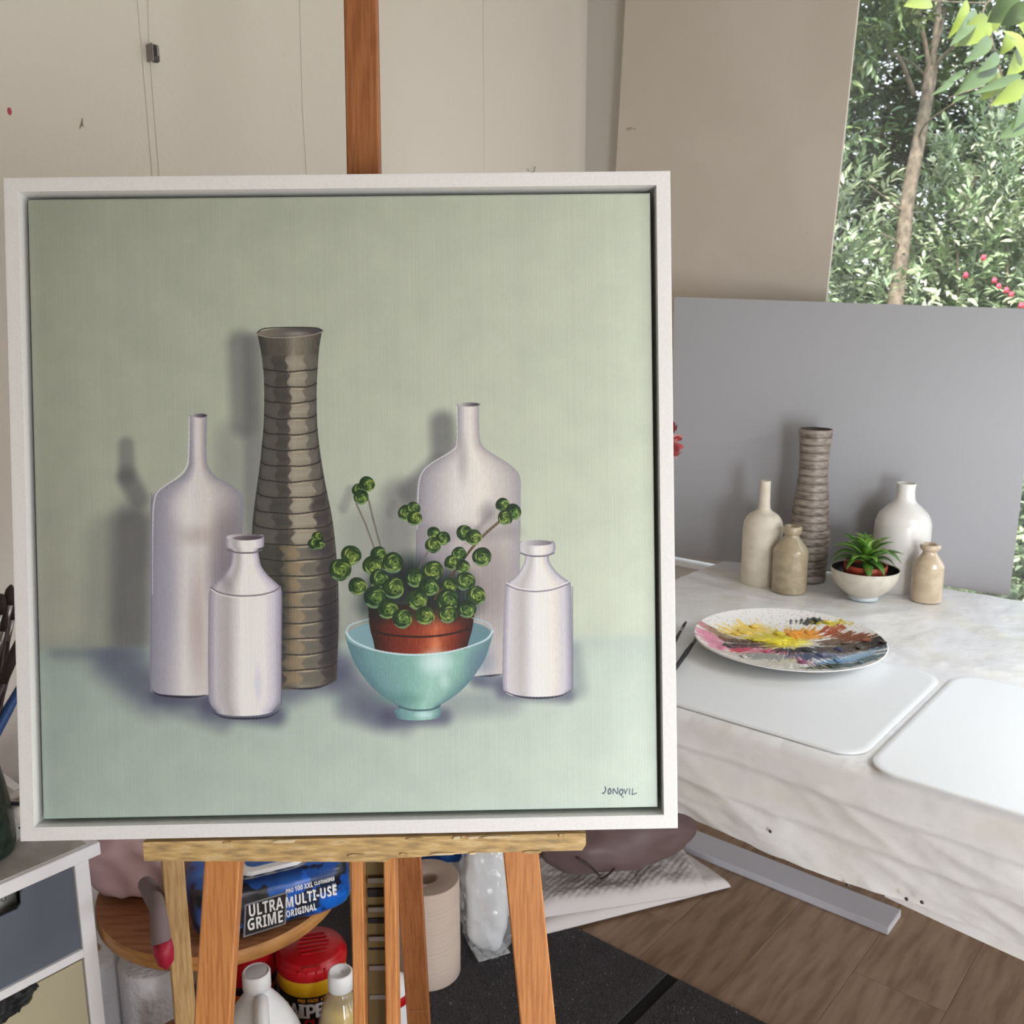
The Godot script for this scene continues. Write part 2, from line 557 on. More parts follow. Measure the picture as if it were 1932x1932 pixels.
# one rosette of the painted succulent
func paint_ball(b: Vector3, seed_no: int) -> void:
	var hue := fposmod(seed_no * 0.618, 1.0)
	var dark := Color(0.09, 0.18, 0.12).lerp(Color(0.12, 0.21, 0.11), hue)
	var mid := Color(0.21, 0.33, 0.18).lerp(Color(0.27, 0.37, 0.17), hue)
	var lit := Color(0.47, 0.57, 0.32).lerp(Color(0.60, 0.65, 0.36), hue)
	for iy in range(int((b.y - b.z - 2) * ps), int((b.y + b.z + 2) * ps) + 1):
		for ix in range(int((b.x - b.z - 2) * ps), int((b.x + b.z + 2) * ps) + 1):
			var v := (Vector2(ix, iy) / ps - Vector2(b.x, b.y)) / b.z
			var d := v.length()
			var edge := 1.0 + 0.025 * sin(v.angle() * 3.0 + seed_no)
			var a := clampf((edge - d) * b.z * ps + 0.5, 0.0, 1.0)
			if a <= 0.0:
				continue
			var w := v - Vector2(0.16, 0.10)
			var r := w.length()
			var leaf := sin(w.angle() * 3.0 + floor(r * 3.0) * 1.9 + seed_no * 2.1)
			var c := dark.lerp(mid, clampf(1.30 - r * 1.15 + leaf * 0.16, 0.0, 1.0))
			c = c.lerp(lit, clampf(0.62 - r * 1.0 + leaf * 0.20 + v.x * 0.25, 0.0, 0.8))
			var fleck := fposmod(sin(ix * 0.9 + sin(iy * 0.7 + seed_no) * 3.0) * 17.3 + iy * 0.11, 1.0)
			c = c.lerp(lit if fleck > 0.72 else dark, 0.2 if fleck > 0.72 or fleck < 0.2 else 0.0)
			if v.y > 0.55 and d > 0.78:
				c = c.lerp(Color(0.62, 0.72, 0.58), 0.55)
			dab(ix, iy, c, a)
	# leaf edges as short curved strokes
	var o := Vector2(b.x, b.y) + Vector2(0.12, 0.08) * b.z
	for k in 8:
		var r: float = b.z * [0.22, 0.38, 0.42, 0.58, 0.62, 0.74, 0.80, 0.84][k]
		var a0 := seed_no * 1.7 + k * 2.3
		var pts := []
		for j in 5:
			pts.append(o + Vector2.from_angle(a0 + j * 0.30) * r * (1.0 + 0.06 * j) * 0.92)
		paint_line(pts, 1.5 + b.z * 0.05, dark if k % 3 == 0 else lit.lerp(Color(0.72, 0.78, 0.50), 0.4 if k == 1 else 0.0), 0.62 if k < 6 else 0.38, true)

func paint_picture() -> ImageTexture:
	# ground: sage wall and blue-green table, with soft shadows, laid in small and enlarged
	var n := 200
	var low := Image.create(n, n, false, Image.FORMAT_RGBAF)
	var wall_shade := [  # a, b, radius, strength
		[Vector2(149, 395.5), Vector2(149.5, 446.8), 20.0, 0.55], [Vector2(149.5, 446.8), Vector2(167.3, 481.2), 26.0, 0.7], [Vector2(156.2, 523.8), Vector2(147.4, 716.8), 52.0, 0.85], [Vector2(113.3, 540.3), Vector2(100.6, 716), 50.0, 0.28],
		[Vector2(336.5, 236), Vector2(339.8, 363.8), 34.0, 0.6], [Vector2(356.1, 236.2), Vector2(353.4, 535.2), 26.0, 0.55], [Vector2(320.6, 389.2), Vector2(318.5, 491.8), 46.0, 0.3],
		[Vector2(658.1, 367.8), Vector2(659.7, 427.8), 32.0, 0.72], [Vector2(652.7, 436.3), Vector2(604.9, 478.6), 30.0, 0.7], [Vector2(587.6, 486.9), Vector2(578.5, 667.6), 46.0, 0.55], [Vector2(531.1, 537.7), Vector2(519.4, 709.9), 60.0, 0.3],
		[Vector2(753.9, 558.1), Vector2(746.8, 748.2), 28.0, 0.5], [Vector2(495.8, 502.8), Vector2(508.3, 473), 13.0, 0.34], [Vector2(570, 512.5), Vector2(576.3, 495.4), 11.0, 0.3]]
	var floor_shade := [
		[Vector2(121.3, 742.2), Vector2(184, 795), 62.0, 0.85], [Vector2(32.4, 726.1), Vector2(159.9, 728.2), 24.0, 0.4], [Vector2(192.4, 801.1), Vector2(277.6, 811.2), 24.0, 0.9], [Vector2(273.1, 822.4), Vector2(379.8, 837.2), 30.0, 0.95], [Vector2(217.6, 817.1), Vector2(293.9, 846.1), 30.0, 0.5],
		[Vector2(397.8, 794.3), Vector2(484.2, 761.1), 46.0, 0.8], [Vector2(483.8, 778.4), Vector2(551.6, 831.6), 50.0, 0.8], [Vector2(564.3, 842.2), Vector2(650.4, 843.7), 26.0, 0.9], [Vector2(495.8, 830.6), Vector2(585.7, 853.8), 34.0, 0.5],
		[Vector2(707.4, 783.9), Vector2(759.1, 791.7), 22.0, 0.9], [Vector2(750.3, 804.6), Vector2(853.9, 812.4), 22.0, 0.8], [Vector2(672.3, 825), Vector2(758.7, 819.5), 40.0, 0.35], [Vector2(863.5, 741.4), Vector2(871.3, 802.3), 26.0, 0.35]]
	var fn := FastNoiseLite.new()
	fn.seed = 7
	fn.frequency = 0.012
	for iy in n:
		for ix in n:
			var p := Vector2(ix + 0.5, iy + 0.5) * 1000.0 / n
			var x := p.x / 1000.0
			var y := p.y / 1000.0
			var line := 722.0 - 4.0 * x
			var wall := Color(0.655, 0.675, 0.625).lerp(Color(0.73, 0.762, 0.715), clampf(x * 0.9 + (y - 0.3) * 0.2, 0.0, 1.0))
			wall = wall.lerp(Color(0.60, 0.605, 0.575), clampf(1.0 - x * 5.0, 0.0, 1.0) * clampf((y - 0.35) * 2.0, 0.0, 0.6))
			wall = wall.lerp(Color(0.64, 0.655, 0.645), clampf(1.0 - absf(x - 0.42) * 3.4, 0.0, 0.8) * clampf((y - 0.40) * 4.0, 0.0, 0.75))
			var table := Color(0.62, 0.68, 0.655).lerp(Color(0.72, 0.768, 0.735), clampf(x * 0.8 + (y - 0.75) * 1.2, 0.0, 1.0))
			var f := smoothstep(line - 9.0, line + 9.0, p.y)
			for s in wall_shade:
				var q := Geometry2D.get_closest_point_to_segment(p, s[0], s[1])
				wall = wall.lerp(Color(0.41, 0.41, 0.425), s[3] * smoothstep(s[2], s[2] * 0.25, p.distance_to(q)))
			for s in floor_shade:
				var q := Geometry2D.get_closest_point_to_segment(p, s[0], s[1])
				table = table.lerp(Color(0.335, 0.34, 0.43), s[3] * 0.82 * smoothstep(s[2], s[2] * 0.1, p.distance_to(q)))
			var c := wall.lerp(table, f)
			c = c.lerp(Color(0.47, 0.50, 0.52), 0.22 * clampf(1.0 - absf(p.y - line - 8.0) / 34.0, 0.0, 1.0) * clampf(1.3 - x * 1.1, 0.15, 1.0))
			var m := fn.get_noise_2d(p.x, p.y) * 0.018
			low.set_pixel(ix, iy, Color(c.r + m, c.g + m, c.b + m * 0.8))
	low.resize(PN, PN, Image.INTERPOLATE_CUBIC)
	low.convert(Image.FORMAT_RGB8)
	pic = low
	var white_l := ramp([Color(0.66, 0.66, 0.70), Color(0.72, 0.71, 0.745), Color(0.80, 0.79, 0.80), Color(0.825, 0.81, 0.81), Color(0.765, 0.745, 0.755), Color(0.64, 0.64, 0.68)], [0.0, 0.16, 0.34, 0.6, 0.8, 1.0])
	# tall bottle on the left
	paint_turned([Vector3(264.5, 349.2, 14.9), Vector3(263.3, 405.5, 14), Vector3(263.6, 431.2, 16.1), Vector3(263.2, 448.3, 28.9), Vector3(262.2, 458.5, 47.6), Vector3(261.1, 469.6, 64.6), Vector3(260.8, 482.5, 73.1), Vector3(259.5, 503.8, 74.4), Vector3(253.8, 645.3, 72.4), Vector3(248.2, 748.6, 70), Vector3(245.5, 791.7, 67.5)], ramp([Color(0.55, 0.55, 0.60), Color(0.64, 0.63, 0.68), Color(0.82, 0.81, 0.82), Color(0.81, 0.79, 0.79), Color(0.66, 0.64, 0.66), Color(0.55, 0.55, 0.60)], [0.0, 0.18, 0.40, 0.62, 0.85, 1.0]), 10.0)
	paint_ellipse(Vector2(267.9, 349.3), 11, 3.2, Color(0.62, 0.61, 0.64), Color(0.22, 0.21, 0.24))
	paint_line([Vector2(250.9, 350.8), Vector2(248.9, 405.4), Vector2(244.9, 430.9), Vector2(230.1, 447.8), Vector2(199.9, 468.8), Vector2(191.9, 485.8), Vector2(188.4, 524.3), Vector2(185.1, 635.7)], 2.0, Color(0.86, 0.86, 0.88), 0.7)
	paint_soft(Vector2(310.8, 534.6), 42, 60, Color(0.50, 0.47, 0.49), 0.55)
	paint_soft(Vector2(303.3, 607.4), 44, 110, Color(0.50, 0.47, 0.51), 0.85)
	paint_soft(Vector2(256.3, 688.4), 24, 150, Color(0.66, 0.60, 0.60), 0.6)
	paint_soft(Vector2(262, 542.4), 50, 26, Color(0.66, 0.61, 0.60), 0.5)
	paint_soft(Vector2(204.6, 636), 26, 150, Color(0.60, 0.60, 0.67), 0.5)
	paint_soft(Vector2(237.4, 499.3), 30, 40, Color(0.88, 0.87, 0.87), 0.45)
	# ringed vase
	var vase := [Vector3(414.2, 218.9, 51.8), Vector3(414.5, 245.3, 46.8), Vector3(414.7, 279.4, 43.4), Vector3(414, 313.5, 42.1), Vector3(413.2, 356.2, 42.6), Vector3(412.5, 390.4, 45.2), Vector3(412.5, 433.1, 50.3), Vector3(412.6, 476, 57.2), Vector3(413.4, 518.8, 64), Vector3(414.1, 570.4, 68.3), Vector3(414.8, 622, 70.1), Vector3(414.3, 690.9, 70.2), Vector3(414.4, 777.3, 65.1)]
	paint_turned(vase, ramp([Color(0.25, 0.25, 0.24), Color(0.34, 0.33, 0.31), Color(0.39, 0.37, 0.345), Color(0.56, 0.53, 0.485), Color(0.45, 0.43, 0.395), Color(0.31, 0.30, 0.29)], [0.0, 0.14, 0.42, 0.56, 0.80, 1.0]), 18.0, 0.05)
	var ry := 250.0
	var ring := 0
	while ry < 775.0:
		var i := 0
		while i < vase.size() - 2 and vase[i + 1].y < ry:
			i += 1
		var f: float = clampf((ry - vase[i].y) / (vase[i + 1].y - vase[i].y), 0.0, 1.0)
		var ax: float = lerpf(vase[i].x, vase[i + 1].x, f)
		var w: float = lerpf(vase[i].z, vase[i + 1].z, f)
		var h := 25.0
		var sag := 5.0 + 9.0 * (ry - 250.0) / 520.0
		# patches of tone within the ring, laid like brush strokes with uneven ends
		var r0 := fposmod(sin(ring * 12.9) * 43.7, 1.0)
		var r1 := fposmod(sin(ring * 7.3 + 2.0) * 91.3, 1.0)
		var b1 := -0.62 + 0.22 * r0
		var b2 := -0.06 + 0.14 * (r1 - 0.5)
		var b3 := 0.50 + 0.22 * r0
		var tones := [Color(0.38, 0.375, 0.36), Color(0.27, 0.268, 0.258), Color(0.66, 0.635, 0.59), Color(0.45, 0.44, 0.42)]
		if ring > 11:
			b1 = -0.32 + 0.08 * r0
			b2 = -0.28
			b3 = 0.10 + 0.10 * r1
			tones = [Color(0.27, 0.275, 0.265), Color(0.27, 0.275, 0.265), Color(0.58, 0.515, 0.415), Color(0.41, 0.40, 0.38)]
		if ring > 8:
			tones.append(Color(0.25, 0.235, 0.255))
		for iy in range(int(ry * ps), int((ry + h + sag) * ps)):
			var uneven := 0.05 * sin(iy * 0.21 + ring * 2.0) + 0.025 * sin(iy * 1.9 + ring * 3.0)
			for ix in range(int((ax - w * 0.96) * ps), int((ax + w * 0.96) * ps)):
				var t := (ix / ps - ax) / w
				var yy := (iy / ps - ry - sag * sqrt(maxf(1.0 - t * t, 0.0))) / h
				if yy < 0.0 or yy > 1.0:
					continue
				var k := 0
				if t + uneven > b1:
					k = 1
				if t + uneven > b2:
					k = 2
				if t + uneven > b3:
					k = 3
				if tones.size() > 4 and t + uneven > 0.66 - 0.1 * r1:
					k = 4
				dab(ix, iy, tones[k], 0.72 * clampf(1.15 - absf(yy - 0.5) * 1.3, 0.0, 1.0) * (0.75 + 0.35 * fposmod(sin(iy * 3.7 + ring) * 57.3, 1.0)))
		var lo := []
		var hi := []
		for k in 15:
			var t := -1.0 + k / 7.0
			var wob := 0.7 * sin(k * 0.8 + ring * 2.7)
			lo.append(Vector2(ax + t * w * 0.985, ry + sag * sqrt(maxf(1.0 - t * t, 0.0)) + wob))
			if k > 6 and k < 12:
				hi.append(lo[-1] + Vector2(0, 3.0))
		if ring > 0:
			paint_line(lo, 1.9, Color(0.15, 0.14, 0.14), 0.7)
			paint_line(hi, 2.2, Color(0.68, 0.64, 0.57), 0.75, true)
		ry += h
		ring += 1
	paint_ellipse(Vector2(414.2, 217.2), 53, 7.0, Color(0.52, 0.49, 0.45), Color(0.30, 0.29, 0.31), 1.0, -1.5)
	paint_soft(Vector2(426.1, 219.9), 30, 6, Color(0.62, 0.60, 0.60), 0.7)
	paint_line([Vector2(363.3, 216.7), Vector2(375.3, 210.9), Vector2(414.4, 209.6), Vector2(456, 210.9), Vector2(467, 216.1)], 1.6, Color(0.13, 0.12, 0.13), 0.8)
	paint_line([Vector2(363.2, 220.9), Vector2(383.5, 225.4), Vector2(414.1, 225.8), Vector2(451.5, 221.9), Vector2(467, 217)], 1.6, Color(0.70, 0.67, 0.62), 0.6)
	paint_soft(Vector2(456.1, 566.7), 26, 22, Color(0.27, 0.25, 0.29), 0.7)
	paint_soft(Vector2(470, 691.8), 22, 110, Color(0.20, 0.19, 0.22), 0.7)
	paint_soft(Vector2(393.5, 664.7), 20, 150, Color(0.22, 0.23, 0.23), 0.7)
	# broad bottle on the right
	paint_turned([Vector3(699.7, 336.6, 17.6), Vector3(699.2, 368.3, 18), Vector3(698.8, 394, 19.7), Vector3(698.6, 406.8, 25.7), Vector3(699.3, 419.7, 42.9), Vector3(699.1, 432.6, 63.5), Vector3(699.7, 445.5, 77.2), Vector3(699.5, 458.4, 83.2), Vector3(698.2, 488.4, 84.5), Vector3(697.3, 548.7, 84.2), Vector3(693.7, 669.4, 83.5), Vector3(690.5, 766.3, 82.7)], ramp([Color(0.54, 0.53, 0.57), Color(0.64, 0.63, 0.66), Color(0.80, 0.79, 0.79), Color(0.84, 0.825, 0.81), Color(0.72, 0.70, 0.70), Color(0.60, 0.59, 0.62)], [0.0, 0.12, 0.36, 0.62, 0.86, 1.0]), 12.0)
	paint_ellipse(Vector2(701.4, 337.5), 17, 3.2, Color(0.74, 0.73, 0.74), Color(0.24, 0.23, 0.27))
	paint_line([Vector2(681.7, 340.6), Vector2(680.8, 398), Vector2(672, 412.5), Vector2(640, 431), Vector2(622.5, 448.8), Vector2(616.9, 478.7), Vector2(614.2, 538.9)], 2.0, Color(0.84, 0.83, 0.84), 0.6)
	paint_soft(Vector2(654.1, 617), 62, 120, Color(0.54, 0.52, 0.555), 0.85)
	paint_soft(Vector2(726.9, 635.4), 60, 130, Color(0.54, 0.51, 0.53), 0.85)
	for k in 5:
		paint_soft(Vector2(625.3, 539) + Vector2(k * 34, 4 + 6 * (k % 2)), 34, 20, Color(0.56, 0.54, 0.57), 0.6)
	paint_soft(Vector2(714.4, 609.3), 60, 120, Color(0.62, 0.58, 0.58), 0.55)
	paint_soft(Vector2(730.5, 514.7), 26, 30, Color(0.52, 0.51, 0.53), 0.7)
	paint_soft(Vector2(688.9, 423.9), 14, 60, Color(0.58, 0.56, 0.57), 0.5)
	paint_soft(Vector2(729.5, 747.9), 24, 60, Color(0.62, 0.61, 0.66), 0.6)
	paint_line([Vector2(614.2, 538.9), Vector2(609.3, 624.9), Vector2(607.5, 681)], 1.6, Color(0.46, 0.45, 0.48), 0.6)
	# small stoneware bottle, left
	paint_turned([Vector3(336.1, 543.5, 29), Vector3(336.1, 546.9, 30.7), Vector3(335.8, 560.7, 30.7), Vector3(335.7, 564.1, 26.4), Vector3(335.7, 566.7, 21.3), Vector3(336.3, 579.6, 22.2), Vector3(336, 593.3, 25.6), Vector3(335.7, 607.9, 35.8), Vector3(335.4, 619.1, 47.8), Vector3(335.3, 627.7, 56.3), Vector3(335.2, 632.8, 58), Vector3(334.9, 644.9, 59.3), Vector3(332.4, 724.1, 59.4), Vector3(331, 793.1, 59), Vector3(330.5, 814.7, 56.5), Vector3(330.3, 827.7, 46.2)], ramp([Color(0.56, 0.55, 0.61), Color(0.73, 0.72, 0.75), Color(0.68, 0.665, 0.68), Color(0.87, 0.86, 0.87), Color(0.90, 0.89, 0.90), Color(0.76, 0.75, 0.80), Color(0.56, 0.55, 0.61)], [0.0, 0.1, 0.26, 0.44, 0.72, 0.9, 1.0]), 9.0)
	paint_ellipse(Vector2(336.1, 546.1), 29, 5.5, Color(0.80, 0.78, 0.80), Color(0.36, 0.33, 0.37))
	paint_ellipse(Vector2(338.6, 547.8), 22, 3.4, Color(0.50, 0.46, 0.49), Color(0.30, 0.27, 0.31))
	paint_line([Vector2(308.4, 566.3), Vector2(321.1, 570.7), Vector2(336.4, 571.8), Vector2(350.9, 571.2), Vector2(363, 567.1)], 2.6, Color(0.45, 0.44, 0.48), 0.8)
	paint_line([Vector2(279, 626.8), Vector2(294.1, 635.6), Vector2(315.4, 640.3), Vector2(335, 641.4), Vector2(358.1, 640.1), Vector2(379.5, 635.2), Vector2(392.5, 626.8)], 2.4, Color(0.47, 0.46, 0.49), 0.8)
	paint_line([Vector2(278.9, 629.4), Vector2(294.1, 638.2), Vector2(315.3, 642.9), Vector2(334.9, 644), Vector2(358, 642.6), Vector2(379.5, 637.8)], 1.6, Color(0.90, 0.89, 0.90), 0.7)
	paint_soft(Vector2(303.1, 616), 14, 30, Color(0.55, 0.53, 0.57), 0.6, -0.5)
	paint_soft(Vector2(341.6, 608), 10, 40, Color(0.90, 0.90, 0.90), 0.6)
	paint_soft(Vector2(300.8, 723.6), 14, 110, Color(0.70, 0.65, 0.645), 0.5)
	paint_soft(Vector2(352.6, 784.9), 12, 60, Color(0.74, 0.75, 0.84), 0.6)
	# small stoneware bottle, right
	paint_turned([Vector3(808.1, 560.6, 25.8), Vector3(808, 564, 29.3), Vector3(807.9, 576.1, 29.3), Vector3(807.8, 581.3, 24.1), Vector3(807.8, 584.8, 19), Vector3(807.6, 596.8, 21.5), Vector3(808.3, 610.7, 31), Vector3(809, 619.3, 39.7), Vector3(808.9, 627.1, 50.9), Vector3(808.8, 631.4, 52.6), Vector3(808.6, 645.2, 54.3), Vector3(806.8, 714.5, 56.1), Vector3(805.7, 792.5, 57), Vector3(805.5, 805.5, 51.9)], ramp([Color(0.55, 0.54, 0.60), Color(0.76, 0.75, 0.78), Color(0.70, 0.69, 0.70), Color(0.87, 0.87, 0.90), Color(0.85, 0.83, 0.81), Color(0.74, 0.73, 0.77), Color(0.53, 0.52, 0.58)], [0.0, 0.08, 0.26, 0.5, 0.7, 0.9, 1.0]), 10.0)
	paint_ellipse(Vector2(808.1, 563.2), 25, 4.5, Color(0.76, 0.75, 0.77), Color(0.42, 0.41, 0.45))
	paint_line([Vector2(781.1, 579.2), Vector2(794.8, 583.7), Vector2(807.8, 584.8), Vector2(822.4, 584.1), Vector2(835.4, 580)], 2.4, Color(0.44, 0.43, 0.49), 0.8)
	paint_line([Vector2(757.1, 629.8), Vector2(774.3, 637.8), Vector2(795.8, 641.6), Vector2(813, 641.9), Vector2(834.6, 638.7), Vector2(860.6, 629.6)], 2.2, Color(0.50, 0.49, 0.54), 0.8)
	paint_line([Vector2(757.2, 627.2), Vector2(774.3, 635.2), Vector2(795.8, 639), Vector2(813, 639.3), Vector2(834.6, 636.1), Vector2(858.1, 627.8)], 1.5, Color(0.90, 0.89, 0.92), 0.7)
	paint_soft(Vector2(781.8, 714.1), 12, 110, Color(0.68, 0.66, 0.68), 0.4)
	for q in [[Vector2(179.8, 790.6), Vector2(192.4, 799.4), Vector2(222.2, 803.4), Vector2(252.1, 803.9), Vector2(267.5, 800.7)], [Vector2(274.7, 826.7), Vector2(294.1, 837.5), Vector2(330, 840.7), Vector2(366.9, 838.7), Vector2(388.6, 827)], [Vector2(750.3, 802.9), Vector2(771.7, 811.9), Vector2(804.5, 815.9), Vector2(840.9, 813.1), Vector2(862.7, 803)], [Vector2(397.8, 791.7), Vector2(423.5, 793.8), Vector2(453.6, 790.9), Vector2(478.7, 778.3)], [Vector2(707.5, 778.7), Vector2(729.1, 778.2), Vector2(749, 775.9)]]:
		paint_line(q, 3.4, Color(0.20, 0.19, 0.25), 0.75, true)
	paint_line([Vector2(187.9, 472.9), Vector2(184.6, 618.5), Vector2(179, 790.6)], 1.8, Color(0.46, 0.45, 0.52), 0.55)
	paint_line([Vector2(393.2, 634.6), Vector2(391.4, 725.1), Vector2(389.5, 820.1)], 1.8, Color(0.42, 0.41, 0.48), 0.6)
	paint_line([Vector2(864.9, 635.7), Vector2(863.8, 715.4), Vector2(862.7, 802.2)], 1.8, Color(0.42, 0.41, 0.50), 0.6)
	# bowl: inside, pot, then the outside
	paint_ellipse(Vector2(614.7, 710.5), 118, 30, Color(0.50, 0.62, 0.66), Color(0.40, 0.52, 0.56))
	paint_turned([Vector3(619, 659.6, 85.9), Vector3(618.7, 681.2, 85.1), Vector3(618.3, 701.1, 82.5), Vector3(618.1, 716.6, 78.2), Vector3(616.9, 733.9, 74)], ramp([Color(0.20, 0.11, 0.09), Color(0.40, 0.17, 0.11), Color(0.52, 0.24, 0.16), Color(0.70, 0.40, 0.29), Color(0.48, 0.21, 0.14), Color(0.22, 0.10, 0.09)], [0.0, 0.18, 0.45, 0.64, 0.84, 1.0]), 10.0, 0.08)
	paint_line([Vector2(538.5, 700.7), Vector2(562.4, 707.9), Vector2(596.7, 712), Vector2(631, 712.5), Vector2(665.5, 708.7), Vector2(696.6, 700.6)], 3.0, Color(0.17, 0.08, 0.08), 0.85)
	paint_soft(Vector2(641.2, 725.6), 14, 18, Color(0.80, 0.52, 0.40), 0.7)
	var bowl := [Vector3(614.8, 709.7, 119.5), Vector3(614.4, 728.7, 114.4), Vector3(614.1, 750.3, 106.6), Vector3(613.7, 770.2, 94.6), Vector3(613.4, 789.3, 80), Vector3(613.2, 804.9, 63.7), Vector3(613, 817, 46.5), Vector3(612, 823.9, 36.2), Vector3(611.9, 827.4, 32.7), Vector3(611, 832.6, 38.7), Vector3(610.8, 843, 34.4)]
	var across := ramp([Color(0.36, 0.48, 0.52), Color(0.44, 0.58, 0.60), Color(0.50, 0.66, 0.64), Color(0.60, 0.75, 0.72), Color(0.54, 0.69, 0.66), Color(0.38, 0.50, 0.54)], [0.0, 0.14, 0.4, 0.62, 0.82, 1.0])
	# the outside begins at the front half of the rim
	var keep := pic.get_region(Rect2i(0, 0, PN, PN))
	paint_turned(bowl, across, 6.0, 0.04)
	var rim := Vector2(614.7, 710.5)
	for iy in range(int((rim.y - 2) * ps), int((rim.y + 34) * ps)):
		for ix in range(int((rim.x - 120) * ps), int((rim.x + 120) * ps)):
			var dx := (ix / ps - rim.x) / 118.0
			if absf(dx) < 1.0:
				var front := rim.y + 30.0 * sqrt(1.0 - dx * dx)
				var a := clampf((front - iy / ps) * ps + 0.5, 0.0, 1.0)
				if a > 0.0 and ix < PN and iy < PN:
					dab(ix, iy, keep.get_pixel(ix, iy), a)
	paint_line([Vector2(496.4, 702.6), Vector2(506.4, 716.6), Vector2(536.2, 730.9), Vector2(574.7, 739.3), Vector2(614.2, 741.7), Vector2(656.4, 738.9), Vector2(695.3, 730), Vector2(723.9, 718.3), Vector2(734.5, 704.6)], 3.0, Color(0.72, 0.80, 0.83), 0.9)
	paint_line([Vector2(496.4, 702.6), Vector2(502.6, 692.3), Vector2(519.8, 685.7), Vector2(533.6, 682.4)], 2.2, Color(0.66, 0.76, 0.80), 0.8)
	paint_line([Vector2(734.5, 704.6), Vector2(727.8, 693.3), Vector2(713.2, 687), Vector2(700.4, 683.3)], 2.2, Color(0.62, 0.72, 0.76), 0.8)
	paint_soft(Vector2(640.7, 755.1), 42, 30, Color(0.80, 0.88, 0.89), 0.75)
	paint_soft(Vector2(654, 785.6), 14, 20, Color(0.76, 0.84, 0.84), 0.6)
	paint_soft(Vector2(577.7, 812.9), 60, 16, Color(0.36, 0.52, 0.50), 0.5)
	paint_soft(Vector2(712.2, 756.3), 34, 40, Color(0.40, 0.47, 0.56), 0.5)
	paint_line([Vector2(579.3, 825.1), Vector2(594.7, 830.6), Vector2(612.7, 832.6), Vector2(633.4, 831.2), Vector2(646.4, 825.4)], 3.0, Color(0.30, 0.40, 0.44), 0.8)
	paint_soft(Vector2(620.3, 839.7), 22, 8, Color(0.74, 0.84, 0.87), 0.8)
	# the succulent: shadow mass, stems, then rosettes from back to front
	for b in [Vector2(568, 628.6), Vector2(615.2, 633.7), Vector2(666.8, 630.1), Vector2(602.7, 607.6), Vector2(554.6, 658.6), Vector2(674.9, 660.5), Vector2(623.3, 659.7)]:
		paint_soft(b, 58, 44, Color(0.09, 0.14, 0.15), 0.85)
	paint_line([Vector2(516.4, 494.5), Vector2(531.2, 529.1), Vector2(544.2, 567.1)], 3.0, Color(0.44, 0.42, 0.40), 0.8)
	paint_line([Vector2(536.2, 487.9), Vector2(543.4, 520.7), Vector2(554.6, 565.5)], 3.0, Color(0.42, 0.41, 0.38), 0.8)
	paint_line([Vector2(631.6, 573.6), Vector2(622.8, 587.2), Vector2(615.7, 603.5)], 3.0, Color(0.42, 0.38, 0.38), 0.7)
	paint_line([Vector2(748.3, 527), Vector2(723.9, 547.3), Vector2(702.1, 570.3), Vector2(675.8, 604.4), Vector2(640.6, 651.3)], 4.0, Color(0.34, 0.28, 0.20), 0.85)
	paint_line([Vector2(750.1, 525.3), Vector2(724, 546.5), Vector2(703.9, 567.7)], 2.0, Color(0.46, 0.44, 0.36), 0.7)
	paint_soft(Vector2(711.2, 540.2), 60, 8, Color(0.50, 0.47, 0.49), 0.5, -0.85)
	var n_ball := 0
	for b in [Vector3(520.2, 473.1, 10.3), Vector3(534.1, 463.9, 12.8), Vector3(524.3, 484.3, 12), Vector3(453, 548.6, 9.4), Vector3(446.8, 558.8, 9.4), Vector3(456.2, 559.8, 7.7), Vector3(596.6, 511.1, 12.9), Vector3(608.7, 504.4, 11.1), Vector3(610.2, 519.9, 12),
			Vector3(640.7, 544.4, 10.3), Vector3(656, 553.2, 11.2), Vector3(639.5, 564.2, 12.9), Vector3(753, 500.4, 11.2), Vector3(770, 511.8, 12.9), Vector3(757, 521.1, 12), Vector3(690.5, 545.1, 12.9), Vector3(705, 552.2, 12.9), Vector3(718.2, 584.3, 15.5),
			Vector3(681.3, 579.5, 12), Vector3(669.1, 593.1, 12), Vector3(687, 599.4, 11.2), Vector3(506.4, 578.6, 16.3), Vector3(488.8, 601.6, 18), Vector3(550.9, 577.5, 12.9), Vector3(541.2, 595.5, 16.3), Vector3(573.8, 591.7, 17.1), Vector3(551.1, 617.2, 15.4), Vector3(515.7, 628.7, 14.6),
			Vector3(609.4, 616.3, 15.4), Vector3(638.8, 605.5, 16.3), Vector3(574, 632.2, 18), Vector3(631.5, 630.5, 16.3), Vector3(665.1, 630.1, 12.9), Vector3(691, 623.6, 15.5), Vector3(543.7, 647.2, 18), Vector3(612.3, 651.7, 17.2), Vector3(662.1, 653.4, 18.1), Vector3(707.8, 647.2, 15.5),
			Vector3(563.9, 666.5, 16.3), Vector3(692.8, 668.5, 14.6), Vector3(661.7, 675.8, 15.5), Vector3(587.7, 682.4, 16.3), Vector3(623.9, 677.8, 15.5)]:
		paint_ball(b, n_ball)
		n_ball += 1
	# signature
	var ink := Color(0.33, 0.37, 0.42)
